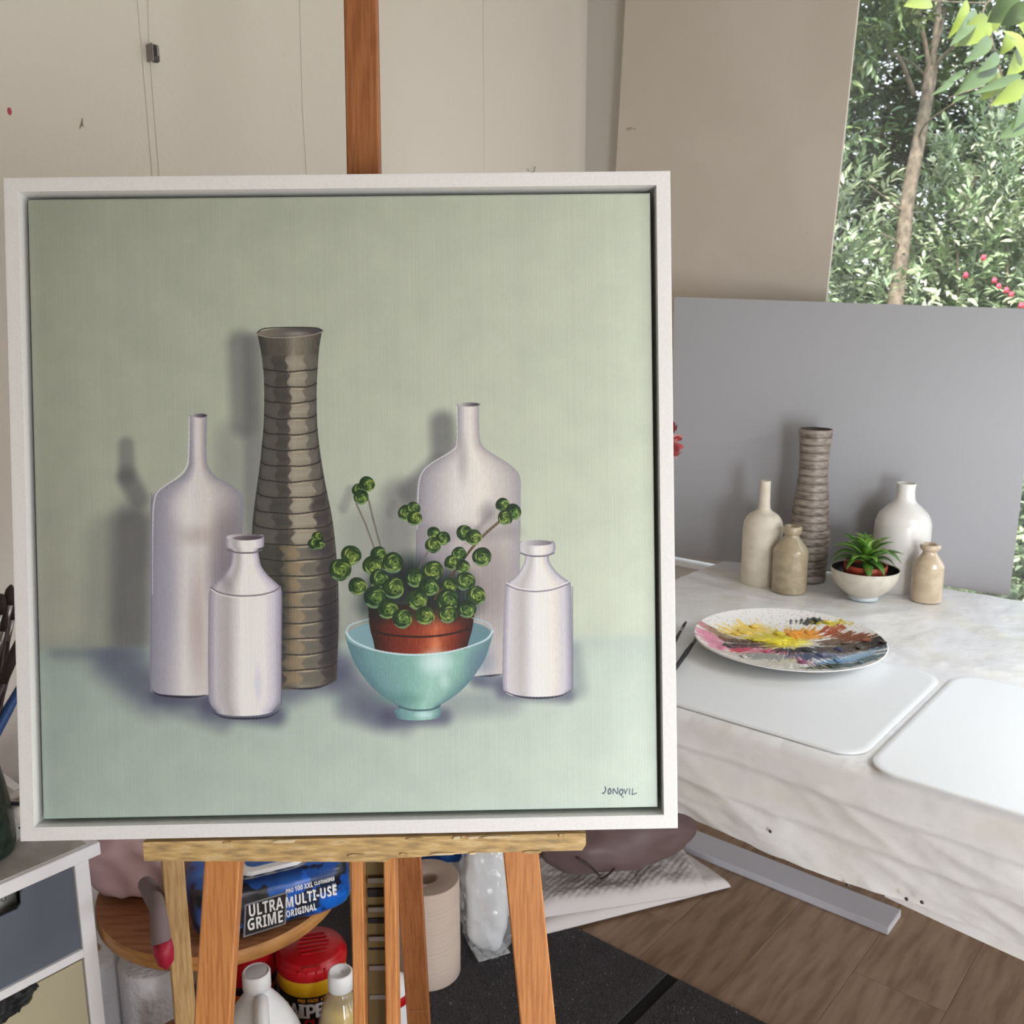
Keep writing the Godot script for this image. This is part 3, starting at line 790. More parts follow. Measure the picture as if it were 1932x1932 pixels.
	for s in [[Vector2(913.5, 963.4), Vector2(914.3, 968.6), Vector2(911.6, 973.8), Vector2(909, 973.8)], [Vector2(921.3, 966.2), Vector2(918.6, 969.6), Vector2(918.6, 974), Vector2(921.2, 974.9), Vector2(923, 970.6), Vector2(921.3, 966.2)], [Vector2(926.4, 975), Vector2(927.3, 967.1), Vector2(933.3, 975.1), Vector2(934.3, 965.5)],
			[Vector2(939.5, 968.2), Vector2(936.8, 972.6), Vector2(938.5, 977), Vector2(942, 974.4), Vector2(942.1, 969.2), Vector2(939.5, 968.2)], [Vector2(938.5, 976.1), Vector2(942.8, 981.4)], [Vector2(944.7, 968.3), Vector2(946.4, 975.4), Vector2(949.9, 967.6)], [Vector2(953.4, 967.6), Vector2(953.3, 976.4)], [Vector2(958.6, 967.7), Vector2(957.6, 977.3), Vector2(964.6, 974.8)]]:
		paint_line(s, 1.8, ink, 0.8)
	# corner gains: room light growing towards the lower right, put into the paint colours
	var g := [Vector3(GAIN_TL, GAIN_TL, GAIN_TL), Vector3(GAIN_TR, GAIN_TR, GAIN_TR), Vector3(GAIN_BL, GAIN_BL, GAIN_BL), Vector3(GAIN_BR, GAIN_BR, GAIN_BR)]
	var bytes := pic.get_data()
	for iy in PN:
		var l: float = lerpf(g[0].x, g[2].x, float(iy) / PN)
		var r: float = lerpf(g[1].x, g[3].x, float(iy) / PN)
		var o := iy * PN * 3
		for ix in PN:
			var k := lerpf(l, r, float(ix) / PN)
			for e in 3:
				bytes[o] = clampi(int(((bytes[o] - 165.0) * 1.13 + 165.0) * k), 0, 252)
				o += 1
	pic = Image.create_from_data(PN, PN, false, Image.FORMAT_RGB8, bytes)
	return ImageTexture.create_from_image(pic)

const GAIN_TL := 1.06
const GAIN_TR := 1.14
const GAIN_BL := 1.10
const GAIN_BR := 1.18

# ---------------------------------------------------------------- the room
const RU := 4.4
const RV := 3.0
const RH := 2.45

func wall_piece(st: SurfaceTool, a: Vector3, b: Vector3) -> void:
	box(st, Transform3D(Basis(), (a + b) * 0.5), (b - a).abs())

func build_room() -> void:
	var frame_t := room_t(0, 0, 0)
	# floor slab with vinyl planks laid along v
	var st := mb()
	wall_piece(st, Vector3(-0.2, -0.2, -0.2), Vector3(RU + 0.2, -0.012, RV + 0.2))
	var fl := struct("floor", done(st), mat(c8(60, 48, 40), 0.8), frame_t)
	var w := 0.19
	var planks := {}
	for i in 24:
		var start := -0.2 + 0.37 * fposmod(i * 0.618, 1.0) * 2.0 - 1.0
		var v := start
		while v < RV:
			var a := maxf(v, 0.0)
			var b := minf(v + 1.22, RV)
			if b - a > 0.02 and i * w < RU:
				var ww := minf(w, RU - i * w) - 0.0008
				var key := "%d_%d" % [int((b - a) * 1000), int(ww * 1000)]
				if not planks.has(key):
					planks[key] = box_mesh(Vector3(ww, 0.012, b - a - 0.0008), 0.0006)
				var p := part("plank", planks[key], M["floor_%d" % ((i * 3 + int(v * 7.0 + 20.0)) % 4)], fl)
				p.position = Vector3(i * w + w / 2, -0.006, (a + b) / 2)
			v += 1.22
	st = mb()
	wall_piece(st, Vector3(-0.15, -0.2, -0.15), Vector3(0, RH + 0.15, RV + 0.15))
	var wl := struct("wall_left", done(st), M.wall, frame_t)
	st = mb(true)
	tube(st, [Vector3(0.0005, 0.0, 0.45), Vector3(0.0005, RH, 0.45)], [0.0009], 6)
	part("panel_seam", done(st), M.wall, wl)
	# window wall: a long low window beside the corner, glazed from table height up, and a second one farther along
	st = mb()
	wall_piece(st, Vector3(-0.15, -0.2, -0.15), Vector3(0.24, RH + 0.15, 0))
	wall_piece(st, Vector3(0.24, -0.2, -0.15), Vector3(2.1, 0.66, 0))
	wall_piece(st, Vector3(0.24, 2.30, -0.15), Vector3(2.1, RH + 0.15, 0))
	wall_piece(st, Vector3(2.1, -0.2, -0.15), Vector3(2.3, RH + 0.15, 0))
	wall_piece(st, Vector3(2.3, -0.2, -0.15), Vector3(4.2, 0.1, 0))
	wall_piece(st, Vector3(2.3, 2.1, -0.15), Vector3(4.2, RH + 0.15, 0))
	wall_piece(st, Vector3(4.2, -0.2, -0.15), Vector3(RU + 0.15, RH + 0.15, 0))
	struct("wall_back", done(st), M.wall_shaded, frame_t)
	# right wall with the garden door that lights the room
	st = mb()
	wall_piece(st, Vector3(RU, -0.2, 0), Vector3(RU + 0.15, RH + 0.15, 0.3))
	wall_piece(st, Vector3(RU, -0.2, 0.3), Vector3(RU + 0.15, 0.08, 2.7))
	wall_piece(st, Vector3(RU, 1.55, 0.3), Vector3(RU + 0.15, RH + 0.15, 2.7))
	wall_piece(st, Vector3(RU, -0.2, 2.7), Vector3(RU + 0.15, RH + 0.15, RV + 0.15))
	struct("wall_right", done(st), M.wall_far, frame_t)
	st = mb()
	wall_piece(st, Vector3(0, -0.2, RV), Vector3(3.2, RH + 0.15, RV + 0.15))
	wall_piece(st, Vector3(3.2, -0.2, RV), Vector3(4.3, 0.05, RV + 0.15))
	wall_piece(st, Vector3(3.2, 1.4, RV), Vector3(4.3, RH + 0.15, RV + 0.15))
	wall_piece(st, Vector3(4.3, -0.2, RV), Vector3(RU, RH + 0.15, RV + 0.15))
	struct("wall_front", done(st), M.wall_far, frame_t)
	st = mb()
	wall_piece(st, Vector3(-0.15, RH, -0.15), Vector3(RU + 0.15, RH + 0.15, RV + 1.9))  # runs past the front wall as an added overhang to stop the sun
	struct("ceiling", done(st), M.ceiling, frame_t)
	var lp := thing("added_lamp", "flat white lamp added out of view over the right end of the table to brighten it", "lamp", room_t(2.3, RH, 0.75))  # unseen lamp, added to lighten the tabletop
	part("frame", box_mesh(Vector3(0.66, 0.03, 0.66), 0.003, Vector3(0, -0.915, 0)), M.white, lp)
	part("added_diffuser_lamp", box_mesh(Vector3(0.60, 0.004, 0.60), 0.0, Vector3(0, -0.931, 0)), M.added_lamp_glow, lp)
	for s in [-0.28, 0.28]:
		part("hanging_wire", box_mesh(Vector3(0.002, 0.90, 0.002), 0.0, Vector3(s, -0.45, 0)), M.steel, lp)
	# windows: frames and panes
	var wins := [[0.24, 2.1, 0.66, 2.30, 1], [2.3, 4.2, 0.1, 2.1, 2]]
	for a in wins:
		st = mb()
		var u0: float = a[0]
		var u1: float = a[1]
		var y0: float = a[2]
		var y1: float = a[3]
		wall_piece(st, Vector3(u0, y0, -0.10), Vector3(u0 + 0.04, y1, -0.04))
		wall_piece(st, Vector3(u1 - 0.04, y0, -0.10), Vector3(u1, y1, -0.04))
		wall_piece(st, Vector3(u0 + 0.04, y1 - 0.04, -0.10), Vector3(u1 - 0.04, y1, -0.04))
		wall_piece(st, Vector3(u0 + 0.04, y0, -0.10), Vector3(u1 - 0.04, y0 + 0.03, -0.04))
		var win := struct("window_%d" % a[4], done(st), M.white, frame_t)
		part("pane", box_mesh(Vector3(u1 - u0 - 0.08, y1 - y0 - 0.07, 0.004), 0.0, Vector3((u0 + u1) / 2, (y0 + y1) / 2 - 0.005, -0.07)), M.pane, win)
		if a[4] == 1:
			part("window_sill", box_mesh(Vector3(u1 - u0 - 0.002, 0.022, 0.05), 0.004, Vector3((u0 + u1) / 2, y0 + 0.012, -0.012)), M.white, win)
	st = mb()
	for v in [0.3, 1.48, 2.66]:
		wall_piece(st, Vector3(RU + 0.03, 0.08, v), Vector3(RU + 0.09, 1.55, v + 0.04))
	wall_piece(st, Vector3(RU + 0.03, 1.51, 0.34), Vector3(RU + 0.09, 1.55, 2.66))
	wall_piece(st, Vector3(RU + 0.03, 0.08, 0.34), Vector3(RU + 0.09, 0.12, 2.66))
	var dr := struct("door_1", done(st), M.white, frame_t)
	for v in [0.91, 2.09]:
		part("pane", box_mesh(Vector3(0.004, 1.39, 1.14), 0.0, Vector3(RU + 0.06, 0.815, v)), M.pane, dr)

func build_wall_things() -> void:
	# picture cords hanging from a rail above, with a sliding hook
	var cords := [
		[[Vector2(1.3944, 2.0064), Vector2(1.397, 1.9531), Vector2(1.3936, 1.6509), Vector2(1.3917, 1.5058)], "left strand of the pale cord pair hanging by the small metal wall hook"],
		[[Vector2(1.3733, 2.0116), Vector2(1.3759, 1.9578), Vector2(1.3808, 1.8758), Vector2(1.3794, 1.6523), Vector2(1.3806, 1.5063)], "pale picture cord on the left wall that runs through the small metal hook"],
		[[Vector2(1.0275, 2.097), Vector2(1.0282, 2.0362), Vector2(1.0333, 1.8275), Vector2(1.0298, 1.688), Vector2(1.0334, 1.5212)], "pale picture cord hanging on the wall just left of the easel mast"]]
	for c in cords:
		var st := mb(true)
		var path := []
		for p in c[0]:
			path.append(room(0.0010, p.y, p.x) - room(0.0, 1.8, c[0][0].x))
		tube(st, path, [0.0006], 6)
		var o := thing("hanging_string", c[1], "cord", at(room(0.0, 1.8, c[0][0].x)), "picture cords on the left wall")
		part("strand", done(st), M.cord, o)
	var h: Vector2 = Vector2(1.3754, 1.865)
	var hk := thing("picture_hook", "small dark metal sliding hook on the left wall cord", "hook", room_t(0.0, h.y, h.x, 90.0))
	var st := mb()
	box(st, at(Vector3(0, 0, 0.010)), Vector3(0.014, 0.030, 0.012), 0.0025)
	part("body", done(st), M.dark_steel, hk)
	part("side_plate", box_mesh(Vector3(0.004, 0.031, 0.019), 0.001, Vector3(-0.0095, 0, 0.0095)), M.steel, hk)
	part("thumb_grip", box_mesh(Vector3(0.006, 0.018, 0.005), 0.001, Vector3(0.001, 0.003, 0.0175)), M.steel, hk)
	# the wall's own marks
	var m: Vector2 = Vector2(1.6445, 1.7264)
	st = mb(true)
	lathe(st, [Vector2(0, 0.0012), Vector2(0.003, 0.001), Vector2(0.0042, 0.0)], 12)
	var o := part("paint_spot", done(st), M.bag_red, self)
	o.transform = Transform3D(room_t(0.0, m.y, m.x, 0).basis * Basis(Vector3.BACK, deg_to_rad(-90)) * Basis.from_scale(Vector3(1.5, 1, 0.9)), room(0.0, m.y, m.x))
	tag(o, "tiny red spot of paint on the white wall at far left", "paint spot")
	var s: Vector2 = Vector2(1.523, 1.7242)
	st = mb(true)
	tube(st, [room(0.0012, s.y - 0.010, s.x + 0.004), room(0.0016, s.y, s.x - 0.001), room(0.0012, s.y + 0.009, s.x - 0.003)], [0.0003, 0.0011, 0.0004], 5)
	tube(st, [room(0.0012, s.y - 0.006, s.x - 0.004), room(0.0016, s.y, s.x - 0.001)], [0.0004, 0.0010], 5)
	o = part("scuff_mark", done(st), mat(c8(120, 108, 100), 0.9), self)
	tag(o, "small dark branched scuff on the white wall left of the cords", "scuff")
	var n: Vector2 = Vector2(0.2703, 1.778)
	var sc := thing("wall_screw", "small screw and hook in the wall just above the picture frame", "screw", room_t(0.0, n.y, n.x, 90.0))
	st = mb(true)
	lathe(st, [Vector2(0.0058, 0.0), Vector2(0.0055, 0.002), Vector2(0.002, 0.0028), Vector2(0, 0.002)], 16, Transform3D(Basis(Vector3.RIGHT, PI / 2), Vector3.ZERO))
	part("washer", done(st), M.cord, sc)
	st = mb(true)
	tube(st, [Vector3(0.016, -0.004, 0.001), Vector3(0.016, -0.004, 0.012), Vector3(0.016, 0.010, 0.013)], [0.0014], 6)
	part("hook", done(st), M.steel, sc)
	st = mb(true)
	lathe(st, [Vector2(0.0016, 0.0), Vector2(0.0016, 0.004), Vector2(0, 0.004)], 10, Transform3D(Basis(Vector3.RIGHT, PI / 2), Vector3.ZERO))
	part("screw_head", done(st), M.dark_steel, sc)

# ---------------------------------------------------------------- easel and painting
func easel_frame() -> Transform3D:
	# the leaning plane of the picture: its front face, centred
	return Transform3D(Basis(Vector3(0.99978, 0.0121, -0.017), Vector3(-0.0151, 0.98207, -0.18791), Vector3(0.0144, 0.18812, 0.98204)).orthonormalized(), Vector3(-0.1672, 1.2084, -0.9261))

func down_to_floor(t: Transform3D, x: float, slope: float, z: float, from_y: float) -> Vector3:
	# where the bar that starts at (x, from_y, z) and drifts by slope meets the floor
	var a := t * Vector3(x, from_y, z)
	var b := t * Vector3(x + slope, from_y - 1.0, z)
	var f := (a.y - 0.008) / (a.y - b.y)
	return a.lerp(b, f)

func build_easel() -> void:
	var t := easel_frame()
	var e := thing("easel", "tall orange-brown wooden artist's easel holding the framed painting", "easel")
	var X := t.basis.x
	var st := mb()
	bar(st, t * Vector3(0.0175, -0.372, -0.062), t * Vector3(0.0175, 0.80, -0.062), 0.0342, 0.022, X, 0.0015)
	part("mast", done(st), M.easel_dark, e)
	for s in [-1.0, 1.0]:
		st = mb()
		var a := t * Vector3(0.018 + s * 0.152, -0.345, -0.03)
		var b := down_to_floor(t, 0.018 + s * 0.152, s * 0.085, -0.03, -0.345)
		bar(st, a, b, 0.0365, 0.02, X, 0.0015)
		part("front_leg", done(st), M.easel, e)
	# twin rails with the ratchet strip between them
	for s in [-1.0, 1.0]:
		st = mb()
		bar(st, t * Vector3(0.0208 + s * 0.0165, -0.352, -0.022), down_to_floor(t, 0.0208 + s * 0.0165, 0.0, -0.022, -0.352) + Vector3(0, 0.12, 0), 0.0118, 0.03, X, 0.001)
		part("centre_rail", done(st), M.easel, e)
	st = mb()
	bar(st, t * Vector3(0.0212, -0.352, -0.034), down_to_floor(t, 0.0212, 0.0, -0.034, -0.352) + Vector3(0, 0.14, 0), 0.0215, 0.003, X, 0.0)
	var strip := part("ratchet_strip", done(st), M.brass, e)
	for k in 9:
		st = mb()
		var y := -0.388 - k * 0.0305
		box(st, t * Transform3D(Basis(Vector3.RIGHT, -0.35), Vector3(0.0212, y, -0.028)), Vector3(0.0195, 0.0060, 0.006), 0.001)
		part("ratchet_tooth", done(st), M.steel, strip)
		st = mb()
		box(st, t * Transform3D(Basis(Vector3.RIGHT, 0.3), Vector3(0.0212, y - 0.015, -0.031)), Vector3(0.0195, 0.012, 0.003), 0.0005)
		part("ratchet_notch", done(st), M.black, strip)
	# rear leg, jointed low down
	st = mb()
	var h0 := t * Vector3(0.03, 0.10, -0.085)
	var j0 := Vector3(-0.138, 0.70, -1.135)
	var d := (Vector3(-0.1395, 0.354, -1.232) - j0).normalized()
	var f0 := j0 + d * ((0.032 - j0.y) / d.y)
	var up := j0 - d * 0.42
	var joint := j0 + d * 0.317
	bar(st, up, joint + d * -0.0006, 0.033, 0.02, X, 0.001)
	bar(st, joint + d * 0.0006, f0, 0.033, 0.02, X, 0.001)
	part("rear_leg", done(st), M.easel_dark, e)
	st = mb()
	bar(st, up, h0, 0.03, 0.02, X, 0.001)
	part("hinge_block", done(st), M.easel_dark, e)
	# ledge crusted with old paint
	st = mb()
	var poly := [Vector2(-0.2085, -0.3345), Vector2(-0.10, -0.3338), Vector2(0.05, -0.3322), Vector2(0.15, -0.3318), Vector2(0.2335, -0.3308), Vector2(0.2368, -0.3345), Vector2(0.2368, -0.345), Vector2(0.233, -0.3508), Vector2(0.12, -0.3512), Vector2(0.06, -0.3545), Vector2(0.038, -0.3548), Vector2(0.036, -0.3585), Vector2(-0.06, -0.3562), Vector2(-0.2075, -0.3525)]
	for i in poly.size():
		if poly[i].y > -0.337:
			poly[i].y = -0.3335
	slab(st, poly, -0.05, -0.001, t)
	var lg := part("ledge", done(st), M.crusted, e, "wooden ledge crusted with dried paint")
	var crumb := soft(Vector3(0.016, 0.004, 0.004), 2.0, 0.0035, 5.0, 5, 10)
	rng.seed = 11
	for k in 14:
		var p := part("paint_crust", crumb, [M.crust_pale, M.crusted][k % 2], lg)
		var x := rng.randf_range(-0.20, 0.232)
		if k > 3:
			x = rng.randf_range(0.05, 0.235)
		var edge_y := -0.3352 if rng.randf() < 0.6 else -0.3512
		p.transform = t * Transform3D(Basis(Vector3.BACK, rng.randf_range(-0.2, 0.2)).scaled(Vector3(rng.randf_range(0.3, 1.3), rng.randf_range(0.25, 0.5), 0.3)), Vector3(x, edge_y, 0.0))

func build_painting() -> void:
	var t := easel_frame()
	var p := thing("framed_painting", "square framed oil painting of pale bottles, ringed vase and succulent standing on the easel", "painting", t)
	# four mitred rails of a floater frame
	var o := 0.33
	var i := 0.3160
	var d := 0.036
	for k in 4:
		var b := Transform3D(Basis(Vector3.BACK, -PI / 2 * k), Vector3.ZERO)
		var st := mb()
		var bev := 0.0008
		slab(st, [Vector2(-o + bev, o - bev), Vector2(o - bev, o - bev), Vector2(i, i), Vector2(-i, i)], -d, 0.0, b)
		slab(st, [Vector2(-o, o), Vector2(o, o), Vector2(o - bev, o - bev), Vector2(-o + bev, o - bev)], -d, -bev, b)
		part("frame_rail", done(st), M.frame, p)
	var st := mb()
	box(st, at(Vector3(0, 0, -d - 0.002)), Vector3(2 * o - 0.01, 2 * o - 0.01, 0.004))
	part("backing", done(st), M.frame_inner, p)
	# stretched canvas with soft rounded edges
	st = mb(true)
	var c := 0.3113
	var z := -0.008
	var n := 12
	var r := 0.003
	var xs := [-c, -c + 0.0009, -c + r]
	for k in range(1, n):
		xs.append(lerpf(-c + r, c - r, float(k) / n))
	xs.append_array([c - r, c - 0.0009, c])
	var zz := func(x: float, y: float) -> float:
		var e := maxf(0.0, maxf(absf(x), absf(y)) - (c - r)) / r
		return z - r * (1.0 - sqrt(maxf(0.0, 1.0 - e * e)))
	var uvf := func(x: float, y: float) -> Vector2:
		return Vector2((x + c) / (2 * c), (c - y) / (2 * c))
	for a in xs.size() - 1:
		for b in xs.size() - 1:
			var q := []
			var uv := []
			for s in [[0, 0], [1, 0], [1, 1], [0, 1]]:
				var x: float = xs[a + s[0]]
				var y: float = xs[b + s[1]]
				q.append(Vector3(x, y, zz.call(x, y)))
				uv.append(uvf.call(x, y))
			quad(st, q[0], q[1], q[2], q[3], uv)
	for k in 4:
		var bt := Transform3D(Basis(Vector3.BACK, -PI / 2 * k), Vector3.ZERO)
		var q := [bt * Vector3(-c, c, z - r), bt * Vector3(c, c, z - r), bt * Vector3(c, c, -0.034), bt * Vector3(-c, c, -0.034)]
		var uv := []
		for v in q:
			uv.append(uvf.call(v.x * 0.999, v.y * 0.999))
		quad(st, q[0], q[3], q[2], q[1], [uv[0], uv[3], uv[2], uv[1]])
	var m := StandardMaterial3D.new()
	m.specular_mode = BaseMaterial3D.SPECULAR_SCHLICK_GGX
	m.albedo_texture = paint_picture()
	m.roughness = 0.55
	# linen: long vertical threads
	var weave := Image.create(256, 256, false, Image.FORMAT_RGB8)
	rng.seed = 4
	var cols := []
	for k in 256:
		cols.append(rng.randf())
	for y in 256:
		for x in 256:
			var k := int(fposmod(x + (1 if fposmod(y * 0.37 + cols[x] * 40.0, 9.0) < 2.0 else 0), 256.0))
			var g: float = 0.5 + 0.34 * (cols[k] - 0.5) + 0.22 * sin(x * TAU / 4.0) + 0.12 * sin(y * TAU / 4.0 + x * PI / 2.0) + 0.25 * (rng.randf() - 0.5)
			weave.set_pixel(x, y, Color(g, g, g))
	var tint := Image.create(256, 256, false, Image.FORMAT_RGB8)
	for y in 256:
		for x in 256:
			var g := weave.get_pixel(x, y).r
			tint.set_pixel(x, y, Color(1, 1, 1) * lerpf(0.925, 1.0, clampf(g, 0.0, 1.0)))
	m.detail_enabled = true
	m.detail_blend_mode = BaseMaterial3D.BLEND_MODE_MUL
	m.detail_albedo = ImageTexture.create_from_image(tint)
	m.detail_uv_layer = BaseMaterial3D.DETAIL_UV_2
	m.uv2_scale = Vector3(5, 5, 5)
	var mesh := done(st)
	# second coordinates: a copy of the first
	var arr := mesh.surface_get_arrays(0)
	arr[Mesh.ARRAY_TEX_UV2] = arr[Mesh.ARRAY_TEX_UV]
	var m2 := ArrayMesh.new()
	m2.add_surface_from_arrays(Mesh.PRIMITIVE_TRIANGLES, arr)
	part("canvas", m2, m, p, "canvas painted with a still life of bottles, ringed vase, bowl and plant")

# ---------------------------------------------------------------- table by the window
const TY := 0.76

func build_table() -> void:
	var t := room_t(0, 0, 0)
	var tb := thing("table", "long table by the window, hidden under a white plastic cloth but for its left edge", "table")
	var st := mb()
	box(st, t * at(Vector3(1.5, TY - 0.018, 0.62)), Vector3(1.78, 0.03, 1.0), 0.003)
	part("tabletop", done(st), M.batten, tb)
	for u in [1.72, 2.28]:
		for v in [0.2, 0.95]:
			st = mb()
			box(st, t * at(Vector3(u, (TY - 0.034) / 2, v)), Vector3(0.05, TY - 0.034, 0.05), 0.003)
			part("leg", done(st), M.white, tb)
	st = mb()
	box(st, t * at(Vector3(1.5, TY - 0.075, 0.165)), Vector3(1.5, 0.07, 0.02), 0.002)
	box(st, t * at(Vector3(1.5, TY - 0.075, 1.07)), Vector3(1.5, 0.07, 0.02), 0.002)
	box(st, t * at(Vector3(0.72, TY - 0.075, 0.62)), Vector3(0.02, 0.07, 0.88), 0.002)
	part("apron", done(st), M.white, tb)
	# the cloth: over the top, round the front edge, down to a loose hem
	var n1 := FastNoiseLite.new()
	n1.seed = 5
	n1.frequency = 2.6
	n1.fractal_type = FastNoiseLite.FRACTAL_RIDGED
	n1.fractal_octaves = 3
	var n2 := FastNoiseLite.new()
	n2.seed = 8
	n2.frequency = 5.0
	# the sheet lies flat where something stands on it: u, v, radius
	var stands := [[1.030, 0.742, 0.20], [0.65, 0.70, 0.05]]
	for q in [Vector3(0.5951, 0, -2.1893), Vector3(0.6439, 0, -2.1195), Vector3(0.7136, 0, -2.2144), Vector3(0.9086, 0, -2.1467), Vector3(0.7951, 0, -2.0593), Vector3(0.9306, 0, -2.0445)]:
		var lq: Vector3 = t.affine_inverse() * q
		stands.append([lq.x, lq.z, 0.078])
	var rows := []
	for k in 73:
		rows.append(Vector3(lerpf(0.112, 1.118, k / 72.0), TY, 0.0))
	for k in range(1, 7):
		var a := PI / 2 * k / 6.0
		rows.append(Vector3(1.118 + 0.014 * sin(a), TY - 0.014 + 0.014 * cos(a), k / 6.0))
	for k in range(1, 41):
		rows.append(Vector3(1.132, lerpf(TY - 0.014, 0.588, k / 40.0), 1.0 + k / 40.0))
	var g := []
	var nu := 160
	for i in nu + 1:
		var u := lerpf(0.618, 2.42, float(i) / nu)
		var line := []
		for r in rows:
			var p := Vector3(u, r.y, r.x)
			if r.z <= 0.0:
				var w := (n1.get_noise_2d(u * 0.9, p.z * 1.3) + 0.35) * 0.0062 + n2.get_noise_2d(u, p.z) * 0.002
				var flat := 0.06 if p.z > 0.64 and u > 0.68 else 1.0
				flat *= smoothstep(0.0, 0.05, absf(p.z - lerpf(0.271, 0.0304, (u - 0.49) / 0.772)))
				for q in stands:
					flat *= smoothstep(q[2], q[2] + 0.05, Vector2(u, p.z).distance_to(Vector2(q[0], q[1])))
				p.y += maxf(w, -0.001) * flat + 0.0013
			else:
				var drop := clampf(r.z - 1.0, 0.0, 1.0)
				var wave := n2.get_noise_2d(u * 0.7, p.y * 2.0 + 9.0)
				p.z += drop * (0.004 + 0.012 * wave * drop) + 0.009 * n1.get_noise_2d(u * 0.35 + 4.0, p.y * 1.6 + u * 0.5) * smoothstep(0.0, 0.25, drop)
				# two creases from the sheet's own folding run along the drop
				for fy in [0.718 - 0.02 * (u - 1.0), 0.662 + 0.012 * sin(u * 3.0)]:
					p.z += 0.0045 * exp(-pow((p.y - fy) / 0.007, 2.0)) - 0.003 * exp(-pow((p.y - fy + 0.014) / 0.010, 2.0))
				p.y += drop * drop * 0.006 * n2.get_noise_1d(u * 1.6)
			line.append(t * p)
		g.append(line)
	st = mb(true)
	for i in nu:
		for k in rows.size() - 1:
			quad(st, g[i][k], g[i][k + 1], g[i + 1][k + 1], g[i + 1][k])
	var cl := part("tablecloth", done(st), M.cloth, self)
	tag(cl, "white creased plastic sheet draped over the table by the window", "tablecloth")
	# the sheet's second, lower layer shows below the hem at right
	st = mb(true)
	var low := []
	for i in 25:
		var u := lerpf(1.36, 2.42, i / 24.0)
		low.append([t * Vector3(u, 0.62, 1.128), t * Vector3(u, 0.60, 1.127), t * Vector3(u, 0.575 - 0.014 * (u - 1.4) / 0.2 * (1.0 if u < 1.6 else 0.0) - (0.014 if u >= 1.6 else 0.0), 1.126 + 0.003 * sin(u * 9.0))])
	for i in 24:
		for k in 2:
			quad(st, low[i][k], low[i][k + 1], low[i + 1][k + 1], low[i + 1][k])
	part("under_layer", done(st), M.cloth, cl)
	for q in [Vector2(1.3128, 0.5872), Vector2(1.1917, 0.6266), Vector2(1.3953, 0.6008), Vector2(1.4156, 0.6047)]:
		st = mb(true)
		lathe(st, [Vector2(0, 0.0014), Vector2(0.0022, 0.0008), Vector2(0.003, 0)], 8, room_t(q.x, q.y, 1.1465) * Transform3D(Basis(Vector3.RIGHT, PI / 2), Vector3.ZERO))
		part("paint_fleck", done(st), M.dark_steel, cl)
	# flexible white work mats
	for a in [[1.0, 0.90, 0.605, 0.41, "translucent white plastic work mat under the paint-covered plate, left of the other mat", 0.0], [1.545, 0.895, 0.46, 0.468, "white plastic work mat at the right front corner of the table", 0.004]]:
		var poly := rounded(a[2], a[3], 0.045, 8)
		st = mb(true)
		var lift: float = 0.003
		var rings := []
		for s in [[1.0, 0.0028], [0.994, 0.0040], [0.96, 0.0036], [0.88, 0.0022], [0.5, 0.0022]]:
			var ring := []
			for q in poly:
				ring.append(Vector3(q.x * s[0], s[1], -q.y * s[0]))
			rings.append(ring)
		var bottom := []
		for q in poly:
			bottom.append(Vector3(q.x, 0.0004, -q.y))
		rings.push_front(bottom)
		for i in rings.size() - 1:
			for k in poly.size():
				var w := (k + 1) % poly.size()
				quad(st, rings[i][k], rings[i][w], rings[i + 1][w], rings[i + 1][k])
		for k in poly.size():
			var w := (k + 1) % poly.size()
			tri(st, rings[-1][k], rings[-1][w], Vector3(0, 0.0022, 0))
			tri(st, Vector3(0, 0.0004, 0), bottom[w], bottom[k])
		var mt := part("work_mat", done(st), M.tray, self)
		mt.name = "work_mat" if a[0] < 1.2 else "work_mat_001"
		mt.transform = room_t(a[0], TY + 0.0024 + (0.0015 if a[0] > 1.2 else 0.0), a[1])
		tag(mt, a[4], "mat")

